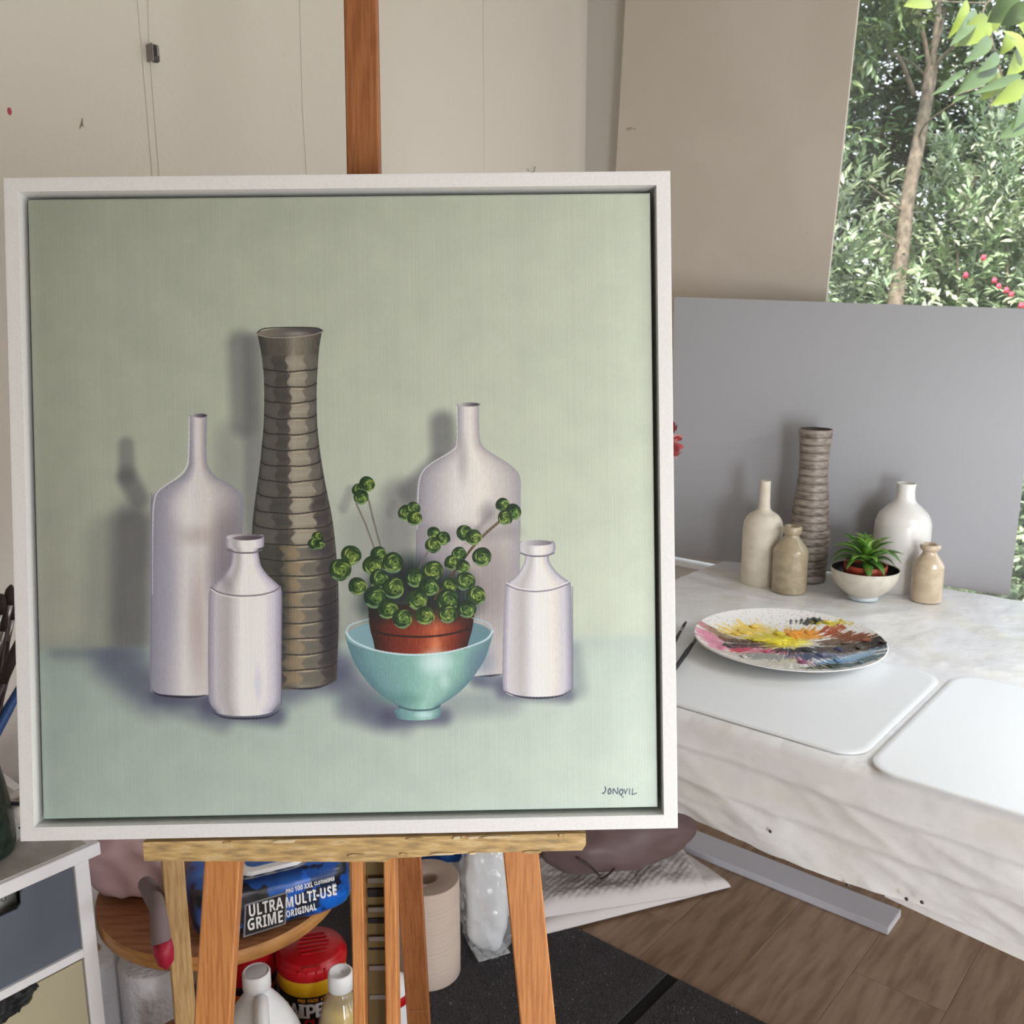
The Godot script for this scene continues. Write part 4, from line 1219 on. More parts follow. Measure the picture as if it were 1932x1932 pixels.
func build_boards() -> void:
	# grey backdrop leaning at the back of the table, askew
	var a := room(0.49, TY + 0.005, 0.271)
	var b := room(1.262, TY + 0.005, 0.0304)
	var d := b - a
	d.y = 0
	var turn := Basis(d.normalized(), Vector3.UP, d.normalized().cross(Vector3.UP))
	turn = turn * Basis(Vector3.RIGHT, deg_to_rad(-1.0))
	var gb := thing("backdrop_board", "large mid-grey painted board standing behind the still life", "board", Transform3D(turn, a))
	var w := d.length()
	var st := mb()
	slab(st, [Vector2(0, 0), Vector2(0.53, 0), Vector2(w - 0.005, -0.015), Vector2(w, 0.638), Vector2(-0.015, 0.669)], -0.006, 0.0)
	part("panel", done(st), M.grey_board, gb)
	# white board against the window
	var q := [Vector2(0.1624, 2.2259), Vector2(0.1433, 1.79), Vector2(0.808, 2.1038), Vector2(0.7782, 1.4208)]
	var l: Vector2 = q[0] - q[1]
	var r: Vector2 = q[2] - q[3]
	var lo: Vector2 = q[1] + (q[1] - q[0]) / (q[0].y - q[1].y) * (q[1].y - 0.70)
	var lo_r: Vector2 = q[3] + (q[3] - q[2]) / (q[2].y - q[3].y) * (q[3].y - 0.70)
	var hi: Vector2 = q[0] + l / l.y * (2.33 - q[0].y)
	var hi_r: Vector2 = q[2] + r / r.y * (2.36 - q[2].y)
	st = mb()
	slab(st, [lo, lo_r, hi_r, hi], 0.042, 0.050)
	var wb := thing("white_board", "tall off-white board propped against the window behind the grey backdrop", "board", room_t(0, 0, 0))
	part("panel", done(st), M.white_board, wb)
	for s in [[Vector2(0.1845, 1.8939), 0.012], [Vector2(0.7175, 1.5899), 0.003], [Vector2(0.2019, 1.8919), 0.006]]:
		var k := mb(true)
		lathe(k, [Vector2(0, 0.0006), Vector2(s[1] * 0.7, 0.0005), Vector2(s[1], 0)], 9, Transform3D(Basis(Vector3.RIGHT, PI / 2).scaled(Vector3(1, 0.35, 1)), Vector3(s[0].x, s[0].y, 0.0501)))
		part("smudge", done(k), mat(c8(176, 162, 148), 0.8), wb)

func still(called: String, label: String, cat: String, p: Vector3) -> Node3D:
	return thing(called, label, cat, at(p + Vector3(0, 0.0035, 0)))

func turned(prof: Array, inner: float, steps := 5) -> ArrayMesh:
	# outside profile closed by a base, and a dark mouth going down inside
	var st := mb(true)
	var pts := curve(prof, steps)
	pts.push_front(Vector2(0, pts[0].y))
	var top: Vector2 = pts[-1]
	pts.append(Vector2(top.x - 0.001, top.y + 0.001))
	pts.append(Vector2(top.x - inner * 0.7, top.y + 0.0008))
	pts.append(Vector2(top.x - inner, top.y - 0.002))
	pts.append(Vector2(top.x - inner, top.y - 0.03))
	pts.append(Vector2(maxf(top.x - inner - 0.001, 0.004), 0.02))
	pts.append(Vector2(0, 0.018))
	lathe(st, pts, 48)
	return done(st)

func build_still_life() -> void:
	var b := still("bottle", "tall cream bottle with a long thin neck, leftmost of the objects on the table", "bottle", Vector3(0.5951, TY, -2.1893))
	part("body", turned([Vector2(0.043, 0), Vector2(0.0455, 0.003), Vector2(0.0458, 0.07), Vector2(0.0458, 0.131), Vector2(0.0432, 0.150), Vector2(0.034, 0.1645), Vector2(0.019, 0.1745), Vector2(0.0138, 0.185), Vector2(0.0126, 0.215), Vector2(0.0121, 0.2455)], 0.0028), M.cream, b)
	b = still("stoneware_bottle", "small olive-beige stoneware bottle in front of the tall ringed vase", "bottle", Vector3(0.6439, TY, -2.1195))
	part("body", turned([Vector2(0.037, 0), Vector2(0.0392, 0.004), Vector2(0.0395, 0.05), Vector2(0.0395, 0.091), Vector2(0.0388, 0.098), Vector2(0.034, 0.106), Vector2(0.0215, 0.122), Vector2(0.0165, 0.130), Vector2(0.0160, 0.139)], 0.005), M.stone_olive, b)
	var st := mb(true)
	lathe(st, curve([Vector2(0.0175, 0.134), Vector2(0.021, 0.139), Vector2(0.0222, 0.1465), Vector2(0.0205, 0.153), Vector2(0.0165, 0.1535), Vector2(0.0135, 0.150), Vector2(0.0125, 0.142), Vector2(0.0175, 0.134)], 4), 40)
	part("rim", done(st), M.stone_olive, b)
	b = still("stoneware_bottle", "small tan stoneware bottle standing in front of the broad white vase", "bottle", Vector3(0.9306, TY, -2.0445))
	part("body", turned([Vector2(0.031, 0), Vector2(0.0331, 0.004), Vector2(0.0334, 0.04), Vector2(0.0334, 0.076), Vector2(0.0336, 0.079), Vector2(0.0325, 0.0815), Vector2(0.0285, 0.090), Vector2(0.0205, 0.101), Vector2(0.0160, 0.108), Vector2(0.0155, 0.117)], 0.005), M.stone_tan, b)
	st = mb(true)
	lathe(st, curve([Vector2(0.0165, 0.114), Vector2(0.0205, 0.118), Vector2(0.0222, 0.1235), Vector2(0.0205, 0.129), Vector2(0.0165, 0.1292), Vector2(0.0135, 0.127), Vector2(0.0125, 0.119), Vector2(0.0165, 0.114)], 4), 40)
	part("rim", done(st), M.stone_tan, b)
	# ringed vase: a core and its clay coils
	b = still("ringed_vase", "tall grey-brown waisted vase built up of flat clay rings, the tallest object on the table", "vase", Vector3(0.7136, TY, -2.2144))
	var key := curve([Vector2(0.0445, 0), Vector2(0.0468, 0.06), Vector2(0.0476, 0.115), Vector2(0.0412, 0.1895), Vector2(0.0346, 0.254), Vector2(0.0343, 0.304), Vector2(0.0375, 0.345), Vector2(0.0392, 0.366)], 8)
	var rad := func(y: float) -> float:
		for i in key.size() - 1:
			if key[i + 1].y >= y:
				return lerpf(key[i].x, key[i + 1].x, (y - key[i].y) / maxf(key[i + 1].y - key[i].y, 1e-5))
		return key[-1].x
	st = mb(true)
	var core := [Vector2(0, 0.001)]
	for k in 30:
		var y := 0.001 + 0.364 * k / 29.0
		core.append(Vector2(rad.call(y) - 0.0016, y))
	core.append_array([Vector2(0.0355, 0.3652), Vector2(0.0345, 0.360), Vector2(0.031, 0.30), Vector2(0.028, 0.25), Vector2(0.03, 0.05), Vector2(0, 0.04)])
	lathe(st, core, 48)
	part("core", done(st), M.vase_dark, b)
	rng.seed = 21
	var n := 20
	for k in n:
		st = mb(true)
		var y0 := 0.366 * k / n
		var y1 := 0.366 * (k + 1) / n
		var tilt := rng.randf_range(-0.03, 0.03)
		var lean := Transform3D(Basis(Vector3.BACK, tilt * 0.6) * Basis(Vector3.UP, rng.randf() * TAU), Vector3(0, 0, 0))
		var pr := []
		for s in [[-0.003, 0.02], [-0.0010, 0.04], [-0.0002, 0.16], [0.0003, 0.5], [-0.0002, 0.86], [-0.0010, 0.96], [-0.003, 0.98]]:
			var y: float = lerpf(y0, y1, s[1])
			pr.append(Vector2(rad.call(y) + s[0], y - (y0 + y1) / 2))
		lathe(st, pr, 48, Transform3D(lean.basis, Vector3(0, (y0 + y1) / 2, 0)))
		part("clay_ring", done(st), M.vase, b)
	b = still("white_vase", "broad glossy white vase with a short neck behind the potted plant", "vase", Vector3(0.9086, TY, -2.1467))
	part("body", turned([Vector2(0.0595, 0), Vector2(0.0622, 0.004), Vector2(0.0625, 0.08), Vector2(0.0625, 0.147), Vector2(0.0605, 0.160), Vector2(0.054, 0.177), Vector2(0.038, 0.194), Vector2(0.0245, 0.207), Vector2(0.0205, 0.222), Vector2(0.0202, 0.236), Vector2(0.0216, 0.2475)], 0.003), M.glaze_white, b)
	# footed bowl
	var bp := Vector3(0.7951, TY, -2.0593)
	b = still("bowl", "cream footed bowl with a dark inside that holds the small potted plant", "bowl", bp)
	st = mb(true)
	lathe(st, curve([Vector2(0.033, 0.0085), Vector2(0.050, 0.021), Vector2(0.0645, 0.038), Vector2(0.0712, 0.054), Vector2(0.0738, 0.0685), Vector2(0.0732, 0.0705), Vector2(0.0718, 0.0685)], 5), 56)
	part("shell", done(st), M.bowl, b)
	st = mb(true)
	lathe(st, curve([Vector2(0.0719, 0.0690), Vector2(0.0690, 0.054), Vector2(0.0615, 0.039), Vector2(0.046, 0.024), Vector2(0.02, 0.0155), Vector2(0, 0.0150)], 5), 56)
	part("inside", done(st), M.bowl_in, b)
	st = mb(true)
	lathe(st, [Vector2(0, 0.001), Vector2(0.027, 0.0), Vector2(0.0335, 0.0), Vector2(0.0345, 0.002), Vector2(0.033, 0.006), Vector2(0.032, 0.011)], 48)
	part("foot", done(st), M.bowl_foot, b)
	var pp := thing("potted_succulent", "small bright green rosette succulent in a terracotta pot sitting inside the bowl", "plant", at(bp + Vector3(0, 0.0248, 0)))
	st = mb(true)
	lathe(st, [Vector2(0, 0), Vector2(0.036, 0.0), Vector2(0.043, 0.036), Vector2(0.0455, 0.036), Vector2(0.047, 0.057), Vector2(0.0452, 0.0585), Vector2(0.043, 0.056), Vector2(0.042, 0.048), Vector2(0, 0.047)], 48)
	part("pot", done(st), M.pot, pp)
	st = mb(true)
	lathe(st, [Vector2(0.042, 0.049), Vector2(0.02, 0.052), Vector2(0, 0.054)], 24)
	part("soil", done(st), M.brown_dark, pp)
	# leaves: long pointed blades in tiers
	var made := []
	for v in 3:
		var lf := mb(true)
		var l := 1.0
		var ring := []
		for i in 9:
			var f := i / 8.0
			var w := 0.19 * pow(sin(PI * clampf(0.10 + f * 0.90, 0, 1)), 0.8) * (1.0 - 0.15 * f)
			var bend: float = [0.26, 0.38, 0.16][v]
			var c := Vector3(0, 0.04 + sin(f * 1.7) * bend - f * f * f * bend * 1.1, f * l)
			var th := 0.030 * (1.0 - f * 0.7)
			ring.append([c + Vector3(-w, w * 0.32, 0), c + Vector3(0, th * 0.3, 0), c + Vector3(w, w * 0.32, 0), c + Vector3(0, -th, 0)])
		for i in 8:
			for k in 4:
				var m := (k + 1) % 4
				quad(lf, ring[i][k], ring[i + 1][k], ring[i + 1][m], ring[i][m])
		made.append(done(lf))
	rng.seed = 33
	var tiers := [[6, 0.046, 66.0], [7, 0.058, 48.0], [8, 0.066, 30.0], [9, 0.068, 10.0], [8, 0.060, -14.0]]
	for ti in tiers.size():
		var tr: Array = tiers[ti]
		for k in tr[0]:
			var a: float = TAU * (k + rng.randf_range(-0.22, 0.22)) / tr[0] + ti * 0.7
			var len: float = tr[1] * rng.randf_range(0.84, 1.14)
			var up := deg_to_rad(tr[2] + rng.randf_range(-10, 10))
			var lf := part("leaf", made[(k + ti) % 3], [M.leaf_a, M.leaf_b, M.leaf_c][[1, 1, 0, 0, 2][ti] if rng.randf() < 0.7 else 2], pp)
			lf.transform = Transform3D(Basis(Vector3.UP, a) * Basis(Vector3.RIGHT, -up) * Basis.from_scale(Vector3.ONE * len), Vector3(sin(a) * 0.006, 0.062 + 0.020 * (4 - ti) / 4.0, cos(a) * 0.006))

func build_palette() -> void:
	var c := room(1.030, TY + 0.0085, 0.742)
	var p := thing("palette_plate", "large white plate smeared with many colours of oil paint, on the table", "plate", at(c, TURN))
	var st := mb(true)
	var prof := curve([Vector2(0.0, 0.0), Vector2(0.10, 0.0), Vector2(0.125, 0.003), Vector2(0.158, 0.013), Vector2(0.1765, 0.0205), Vector2(0.1775, 0.0215), Vector2(0.1765, 0.0225)], 4)
	lathe(st, prof, 72)
	part("dish", done(st), M.plate, p)
	# the paint film on the upper face
	var N := 640
	var im := Image.create(N, N, false, Image.FORMAT_RGB8)
	var nz := FastNoiseLite.new()
	nz.seed = 3
	nz.frequency = 0.5
	nz.fractal_octaves = 4
	# heaps: x (right), y (away), radius across, radius along, turn, colour
	var heaps := [
		[-0.02, 0.03, 0.055, 0.04, 0.3, c8(214, 200, 40)], [0.045, 0.062, 0.036, 0.024, 0.2, c8(240, 160, 40)], [-0.06, 0.085, 0.045, 0.022, 0.4, c8(246, 212, 96)], [0.0, 0.02, 0.03, 0.016, 0.0, c8(250, 232, 60)],
		[-0.105, 0.035, 0.05, 0.014, -0.7, c8(140, 112, 84)], [-0.075, 0.018, 0.034, 0.010, -0.4, c8(86, 56, 42)], [-0.10, -0.005, 0.045, 0.013, -0.15, c8(64, 52, 62)], [-0.095, -0.030, 0.022, 0.012, 0.0, c8(214, 24, 60)], [-0.04, -0.035, 0.06, 0.013, -0.1, c8(208, 92, 122)],
		[-0.145, 0.0, 0.018, 0.05, 0.1, c8(228, 140, 170)], [0.03, -0.058, 0.05, 0.015, 0.1, c8(64, 74, 104)], [0.07, -0.038, 0.028, 0.013, 0.1, c8(150, 162, 190)], [0.075, -0.022, 0.040, 0.010, 0.1, c8(50, 52, 96)], [0.01, -0.03, 0.04, 0.010, 0.1, c8(36, 40, 44)],
		[0.10, 0.015, 0.03, 0.018, 0.2, c8(104, 76, 56)], [0.135, 0.03, 0.045, 0.014, -0.9, c8(134, 72, 40)], [0.12, -0.02, 0.055, 0.022, 0.1, c8(84, 72, 62)], [0.158, -0.035, 0.03, 0.014, 0.9, c8(40, 34, 34)], [0.075, -0.088, 0.06, 0.014, 0.3, c8(108, 150, 190)], [0.11, -0.068, 0.03, 0.012, 0.4, c8(160, 196, 226)],
		[0.04, -0.118, 0.05, 0.014, 0.1, c8(52, 62, 46)], [0.10, -0.11, 0.05, 0.012, 0.5, c8(96, 120, 128)], [0.0, -0.085, 0.02, 0.011, -0.7, c8(150, 76, 110)], [-0.035, -0.085, 0.024, 0.008, 0.3, c8(190, 200, 90)], [-0.07, -0.085, 0.06, 0.028, -0.4, c8(206, 202, 192)], [-0.06, -0.06, 0.03, 0.012, 0.0, c8(150, 152, 150)], [0.08, 0.12, 0.022, 0.008, -0.2, c8(60, 66, 60)], [0.11, 0.075, 0.024, 0.012, 0.6, c8(178, 80, 44)], [0.12, 0.10, 0.024, 0.007, -0.4, c8(222, 204, 70)]]
	for y in N:
		for x in N:
			var q := Vector2((x + 0.5) / N - 0.5, 0.5 - (y + 0.5) / N) * 0.354
			var wob := Vector2(nz.get_noise_2d(q.x * 130.0, q.y * 130.0), nz.get_noise_2d(q.x * 130.0 + 50.0, q.y * 130.0)) * 0.010
			var ang := q.angle()
			var streak := nz.get_noise_2d(ang * 26.0, q.length() * 16.0)
			var col := Color(0.95, 0.945, 0.93)
			for i in heaps.size():
				var h: Array = heaps[i]
				var v := (q + wob - Vector2(h[0], h[1])).rotated(-h[4])
				var d := sqrt(pow(v.x / h[2], 2) + pow(v.y / h[3], 2)) / 1.34 + streak * 0.85
				var k := clampf((1.18 - d) * 3.2, 0.0, 1.0)
				if k > 0.0:
					var cc: Color = h[5]
					col = col.lerp(cc.lightened(clampf(nz.get_noise_2d(q.x * 420.0, q.y * 420.0 + i * 9.0) * 0.5, -0.2, 0.3)), k * 0.92)
			var speck := fposmod(sin(floor(x / 3.0) * 12.9 + floor(y / 3.0) * 78.2) * 4375.8, 1.0)
			if speck > 0.96:
				var fc: Color = heaps[int(speck * 9973.0) % heaps.size()][5]
				col = col.lerp(fc, 0.7)
			im.set_pixel(x, y, col)
	var film := StandardMaterial3D.new()
	film.albedo_texture = ImageTexture.create_from_image(im)
	film.roughness = 0.35
	st = mb(true)
	var R := 24
	var S := 96
	var hn := FastNoiseLite.new()
	hn.seed = 9
	hn.frequency = 40.0
	var pt := func(i: int, k: int) -> Vector3:
		var r := 0.1762 * i / R
		var a := TAU * k / S
		var x := cos(a) * r
		var z := sin(a) * r
		var y := 0.0045 + (0.0185 * pow(maxf(r - 0.11, 0.0) / 0.0662, 1.4))
		var thick := 0.0028 * clampf(1.0 - r / 0.165, 0.0, 1.0)
		return Vector3(x, y + thick * (0.6 + 1.6 * hn.get_noise_2d(x, z)), z)
	var uvp := func(v: Vector3) -> Vector2:
		return Vector2(v.x / 0.354 + 0.5, v.z / 0.354 + 0.5)
	# the film's own axes: x to the right of the picture and z towards the viewer
	for i in R:
		for k in S:
			var a: Vector3 = pt.call(i, k)
			var b: Vector3 = pt.call(i, (k + 1) % S)
			var cc: Vector3 = pt.call(i + 1, (k + 1) % S)
			var d: Vector3 = pt.call(i + 1, k)
			quad(st, a, b, cc, d, [uvp.call(a), uvp.call(b), uvp.call(cc), uvp.call(d)])
	var fm := part("paint_film", done(st), film, p)
	fm.rotation.y = deg_to_rad(-TURN)
	# thick heaps of paint
	rng.seed = 6
	var lumps := [soft(Vector3(0.016, 0.009, 0.011), 2.0, 0.004, 6.0, 1, 9), soft(Vector3(0.012, 0.008, 0.014), 2.0, 0.004, 7.0, 2, 9), soft(Vector3(0.020, 0.006, 0.009), 2.0, 0.003, 6.0, 3, 9)]
	var mats := {}
	for i in heaps.size():
		var h: Array = heaps[i]
		if h[2] * h[3] < 0.0004 and i % 2 == 1:
			continue
		if not mats.has(i):
			mats[i] = mat(h[5], 0.3)
		for k in (5 if i < 4 else 1):
			var o := part("paint_heap", lumps[(i + k) % 3], mats[i], fm)
			var q := Vector2(rng.randf_range(-0.7, 0.7) * h[2], rng.randf_range(-0.7, 0.7) * h[3]).rotated(h[4])
			var x: float = h[0] + q.x
			var z: float = -(h[1] + q.y)
			var r := sqrt(x * x + z * z)
			o.transform = Transform3D(Basis(Vector3.UP, rng.randf() * TAU).scaled(Vector3(rng.randf_range(0.7, 1.5), rng.randf_range(0.25, 0.5), rng.randf_range(0.6, 1.4))), Vector3(x, 0.0065 + 0.0185 * pow(maxf(r - 0.11, 0.0) / 0.0662, 1.4), z))
	# brushes beside it
	for bdef in [["dark-tipped paintbrush lying on the table nearest the picture frame", Vector3(0.3588, 0.775, -1.8597), Vector3(0.2495, 0.775, -1.5618), 0.0034], ["black-handled paintbrush lying on the table against the plate", Vector3(0.373, 0.778, -1.7822), Vector3(0.2406, 0.772, -1.4825), 0.0042]]:
		var a: Vector3 = bdef[1]
		var b: Vector3 = bdef[2]
		var br := thing("paintbrush", bdef[0], "paintbrush", at(a), "paintbrushes on the table")
		var dir := (b - a)
		var w: float = bdef[3]
		st = mb(true)
		tube(st, [Vector3.ZERO, dir * 0.04, dir * 0.12, dir * 0.14], [0.0006, w * 0.8, w, w * 0.9], 8)
		part("bristles", done(st), M.bristle, br)
		st = mb(true)
		tube(st, [dir * 0.138, dir * 0.22], [w * 0.95, w * 0.8], 10)
		part("ferrule", done(st), M.steel, br)
		st = mb(true)
		tube(st, [dir * 0.215, dir * 0.35, dir * 0.6, dir * 1.2], [w * 0.8, w * 1.1, w * 0.9, w * 0.5], 10)
		part("handle", done(st), M.black, br)
	# flower peeping out from behind the frame
	var fp: Vector3 = Vector3(0.3147, 1.1402, -1.8872)
	var fl := thing("dried_flower", "pinkish red dried flower head peeping out from behind the right side of the frame", "flower", at(fp))
	st = mb(true)
	var pot: Vector3 = room(0.672, 0.775, 0.70) - fp
	tube(st, curve3([Vector3(-0.004, -0.02, 0), Vector3(-0.02, -0.15, -0.01), pot + Vector3(0.004, 0.05, 0)], 6), [0.002], 6)
	part("stem", done(st), M.stem, fl)
	var pet := mb(true)
	quad(pet, Vector3(-0.004, 0, 0), Vector3(0.004, 0, 0), Vector3(0.007, 0.018, 0.004), Vector3(-0.007, 0.018, 0.004))
	quad(pet, Vector3(-0.007, 0.018, 0.004), Vector3(0.007, 0.018, 0.004), Vector3(0.002, 0.027, 0.0), Vector3(-0.003, 0.026, 0.0))
	var pm := done(pet)
	rng.seed = 14
	for k in 60:
		var o := part("petal", pm, M.flower if k % 3 else M.flower_pale, fl)
		var dirv := Vector3(rng.randf_range(-1, 1), rng.randf_range(-1, 1.2), rng.randf_range(-1, 1)).normalized()
		o.transform = Transform3D(Basis(Quaternion(Vector3.UP, dirv)) * Basis(Vector3.UP, rng.randf() * TAU), Vector3(-0.004, 0, 0) + dirv * Vector3(0.007, 0.022, 0.007))
	var vase := thing("bud_vase", "slim clear glass bud vase behind the picture frame that holds the dried flower", "vase", at(room(0.672, 0.7655, 0.70)))
	st = mb(true)
	lathe(st, curve([Vector2(0, 0.0), Vector2(0.022, 0.0), Vector2(0.026, 0.02), Vector2(0.02, 0.06), Vector2(0.010, 0.09), Vector2(0.011, 0.12)], 4), 24)
	part("glass", done(st), M.bottle_clear, vase)

# ---------------------------------------------------------------- left of the easel: storage unit
func build_unit() -> void:
	# local axes: x to the right as one faces the unit, z out of its front
	var T := room_t(0.393, 0.0, 1.812, 90.0)
	var un := thing("storage_unit", "white wooden storage unit with coloured plastic drawers at the far left", "storage unit", T)
	var L := 0.96
	var st := mb()
	box(st, at(Vector3(-L / 2 + 0.010, 0.590, -0.182)), Vector3(L + 0.014, 0.021, 0.372), 0.0012)
	part("top_edge", done(st), M.unit, un)
	st = mb()
	box(st, at(Vector3(-L / 2, 0.6012, -0.184)), Vector3(L - 0.0, 0.002, 0.36), 0.0)
	part("top_surface", done(st), M.unit_top, un, "light grey scuffed top surface")
	st = mb()
	for x in [-0.0115, -0.335, -0.66, -L + 0.0115]:
		st = mb()
		box(st, at(Vector3(x, 0.29, -0.184)), Vector3(0.022, 0.58, 0.366), 0.001)
		part("upright", done(st), M.unit, un)
	st = mb()
	box(st, at(Vector3(-L / 2, 0.29, -0.366)), Vector3(L - 0.02, 0.56, 0.006))
	part("back_panel", done(st), M.unit, un)
	for c in 3:
		var x1: float = [-0.0225, -0.346, -0.671][c]
		var x0: float = [-0.324, -0.649, -0.937][c]
		var mid := (x0 + x1) / 2
		for r in 3:
			var y1: float = [0.5765, 0.4175, 0.250][r]
			var y0: float = [0.4345, 0.266, 0.02][r]
			st = mb()
			if r > 0:
				box(st, at(Vector3(mid, y1 + 0.0095, -0.18)), Vector3(x1 - x0 - 0.001, 0.0145, 0.36), 0.001)
				part("shelf_rail", done(st), M.unit, un)
				st = mb()
			# drawer front with a dip cut into its top edge as a handle
			var a := x0 + 0.002
			var b := x1 - 0.002
			var nr := -0.1005 if c == 0 else b - 0.08
			var nl := -0.222 if c == 0 else a + 0.08
			var dip := 0.030
			var poly := [Vector2(a, y0), Vector2(b, y0), Vector2(b, y1 - 0.004), Vector2(b - 0.004, y1), Vector2(nr + 0.003, y1), Vector2(nr, y1 - 0.003), Vector2(nr - 0.001, y1 - dip + 0.006), Vector2(nr - 0.007, y1 - dip), Vector2(nl + 0.007, y1 - dip), Vector2(nl, y1 - dip + 0.007), Vector2(nl - 0.003, y1), Vector2(a, y1)]
			slab(st, poly, -0.010, -0.006)
			var m: Material = M.drawer_grey if (r + c) % 2 == 0 else M.drawer_beige
			var d := part("drawer", done(st), m, un, "grey plastic drawer" if (r + c) % 2 == 0 else "beige plastic drawer")
			st = mb()
			for q in [[Vector3(mid, y0 + 0.004, -0.17), Vector3(b - a, 0.004, 0.32)], [Vector3(a + 0.002, (y0 + y1) / 2, -0.17), Vector3(0.003, y1 - y0 - 0.01, 0.32)], [Vector3(b - 0.002, (y0 + y1) / 2, -0.17), Vector3(0.003, y1 - y0 - 0.01, 0.32)]]:
				box(st, at(q[0]), q[1])
			part("drawer_sides", done(st), m, d)
			st = mb()
			slab(st, [Vector2(a + 0.002, y1 - 0.006), Vector2(nl, y1 - 0.006), Vector2(nl, y1), Vector2(a + 0.002, y1)], -0.006, 0.0)
			part("drawer_rim", done(st), m, d)
			st = mb()
			slab(st, [Vector2(nr, y1 - 0.005), Vector2(b - 0.002, y1 - 0.005), Vector2(b - 0.002, y1), Vector2(nr, y1)], -0.006, -0.001)
			part("drawer_rim", done(st), m, d)
	# a metal-grey device stored in the top drawer, seen through the dip
	var dv := thing("device", "metallic grey device with small black icons seen through the notch of the grey drawer", "device", T * at(Vector3(-0.165, 0.533, -0.0365)))
	st = mb()
	box(st, Transform3D(Basis(Vector3.RIGHT, -0.35), Vector3(0.0, -0.012, 0.0)), Vector3(0.145, 0.082, 0.018), 0.004)
	part("body", done(st), M.device, dv)
	var face := Transform3D(Basis(Vector3.RIGHT, -0.35), Vector3(0.0, -0.012, 0.0))
	st = mb()
	box(st, face * at(Vector3(0.0, 0.010, 0.0105)), Vector3(0.135, 0.006, 0.004), 0.0015)
	part("slot_rim", done(st), M.steel, dv)
	st = mb()
	for q in [[0.032, 0.0345, 0.013, 0.0008], [0.032, 0.0265, 0.013, 0.0008], [0.0255, 0.0305, 0.0008, 0.008], [0.0385, 0.0305, 0.0008, 0.008], [0.032, 0.0235, 0.005, 0.001]]:
		box(st, face * at(Vector3(q[0], q[1], 0.0092)), Vector3(q[2], q[3], 0.0006))
	part("screen_icon", done(st), M.letter_ink, dv)
	st = mb()
	for k in 12:
		var a := TAU * k / 12
		box(st, face * Transform3D(Basis(Vector3.BACK, a), Vector3(0.052 + cos(a) * 0.0032, 0.0295 + sin(a) * 0.0032, 0.0092)), Vector3(0.0012, 0.0018, 0.0006))
	part("ring_icon", done(st), M.letter_ink, dv)
	# black cloth caught in the beige drawer
	var ck := thing("black_cloth", "crumpled black cloth sticking out of the beige drawer", "cloth", T * at(Vector3(-0.110, 0.405, -0.004)))
	st = mb(true)
	var fold := FastNoiseLite.new()
	fold.seed = 2
	fold.frequency = 18.0
	var gx := 24
	var gy := 12
	var pt := func(i: int, k: int) -> Vector3:
		var s := float(i) / gx
		var r := float(k) / gy
		var tip := 0.020 + 0.022 * pow(maxf(0.0, sin(s * PI * 1.15 - 0.25)), 1.3)
		var x := lerpf(-0.135, 0.012, s) + 0.004 * sin(r * 5.0)
		return Vector3(x, 0.016 - r * tip - 0.010 * (1.0 - s) * r, -0.002 + 0.010 * sin(r * PI * 0.8) + 0.006 * sin(s * 21.0 + r * 3.0) + 0.012 * fold.get_noise_2d(s, r))
	for i in gx:
		for k in gy:
			quad(st, pt.call(i, k + 1), pt.call(i + 1, k + 1), pt.call(i + 1, k), pt.call(i, k))
	part("cloth", done(st), M.black, ck)
	# jar of brushes on top
	var jp := Vector3(-0.8215, 0.603, -1.2) 
	jp = Vector3(-0.7943, 0.603, -1.2817)
	var jar := thing("jar", "dark green glazed jar on top of the white storage unit, holding brushes", "jar", at(jp))
	st = mb(true)
	lathe(st, curve([Vector2(0, 0), Vector2(0.038, 0.0), Vector2(0.047, 0.012), Vector2(0.0475, 0.05), Vector2(0.043, 0.10), Vector2(0.036, 0.145), Vector2(0.034, 0.158), Vector2(0.031, 0.158), Vector2(0.03, 0.14), Vector2(0.036, 0.08), Vector2(0.0, 0.06)], 4), 40)
	part("body", done(st), M.jar_green, jar)
	var brs := [
		["round dark brush standing in the green jar, its head highest beside the frame", Vector3(-0.7615, 0.9926, -1.3856), 0.0085], ["broad brown brush in the green jar, its silver ferrule leaning left of the highest brush", Vector3(-0.7652, 0.9851, -1.3635), 0.0095], ["small dark brush in the green jar, just below the highest head", Vector3(-0.7635, 0.9676, -1.3905), 0.007],
		["thin pointed brush in the green jar with a long silver ferrule", Vector3(-0.7474, 0.9664, -1.3391), 0.005], ["long brown-handled brush in the green jar curving towards the frame", Vector3(-0.7312, 0.9132, -1.3176), 0.005]]
	for k in brs.size():
		var b: Array = brs[k]
		var foot := jp + Vector3([0.006, -0.011, 0.009, -0.002, 0.009][k], 0.078, [-0.008, 0.0, -0.019, 0.011, 0.019][k])
		var br := thing("brush", b[0], "paintbrush", at(foot), "brushes in the green jar")
		var e: Vector3 = b[1] - foot
		var ln := e.length()
		var dr := e / ln
		var r: float = b[2]
		st = mb(true)
		tube(st, [Vector3.ZERO, e * 0.5, e - dr * 0.062], [0.0022, 0.004, 0.003], 8)
		part("handle", done(st), M.brown_dark, br)
		st = mb(true)
		tube(st, [e - dr * 0.064, e - dr * 0.03], [0.0032, r * 0.8], 10)
		part("ferrule", done(st), M.steel, br)
		st = mb(true)
		tube(st, [e - dr * 0.031, e - dr * 0.018, e - dr * 0.007, e], [r * 0.8, r, r * 0.75, r * 0.2], 10)
		part("bristles", done(st), M.bristle, br)
	var bs := thing("scraper", "blue-handled scraper leaning out of the green jar towards the frame", "scraper", at(jp + Vector3(-0.014, 0.10, 0.006)))
	var be: Vector3 = Vector3(-0.727, 0.856, -1.3157) - (jp + Vector3(-0.014, 0.10, 0.006))
	st = mb(true)
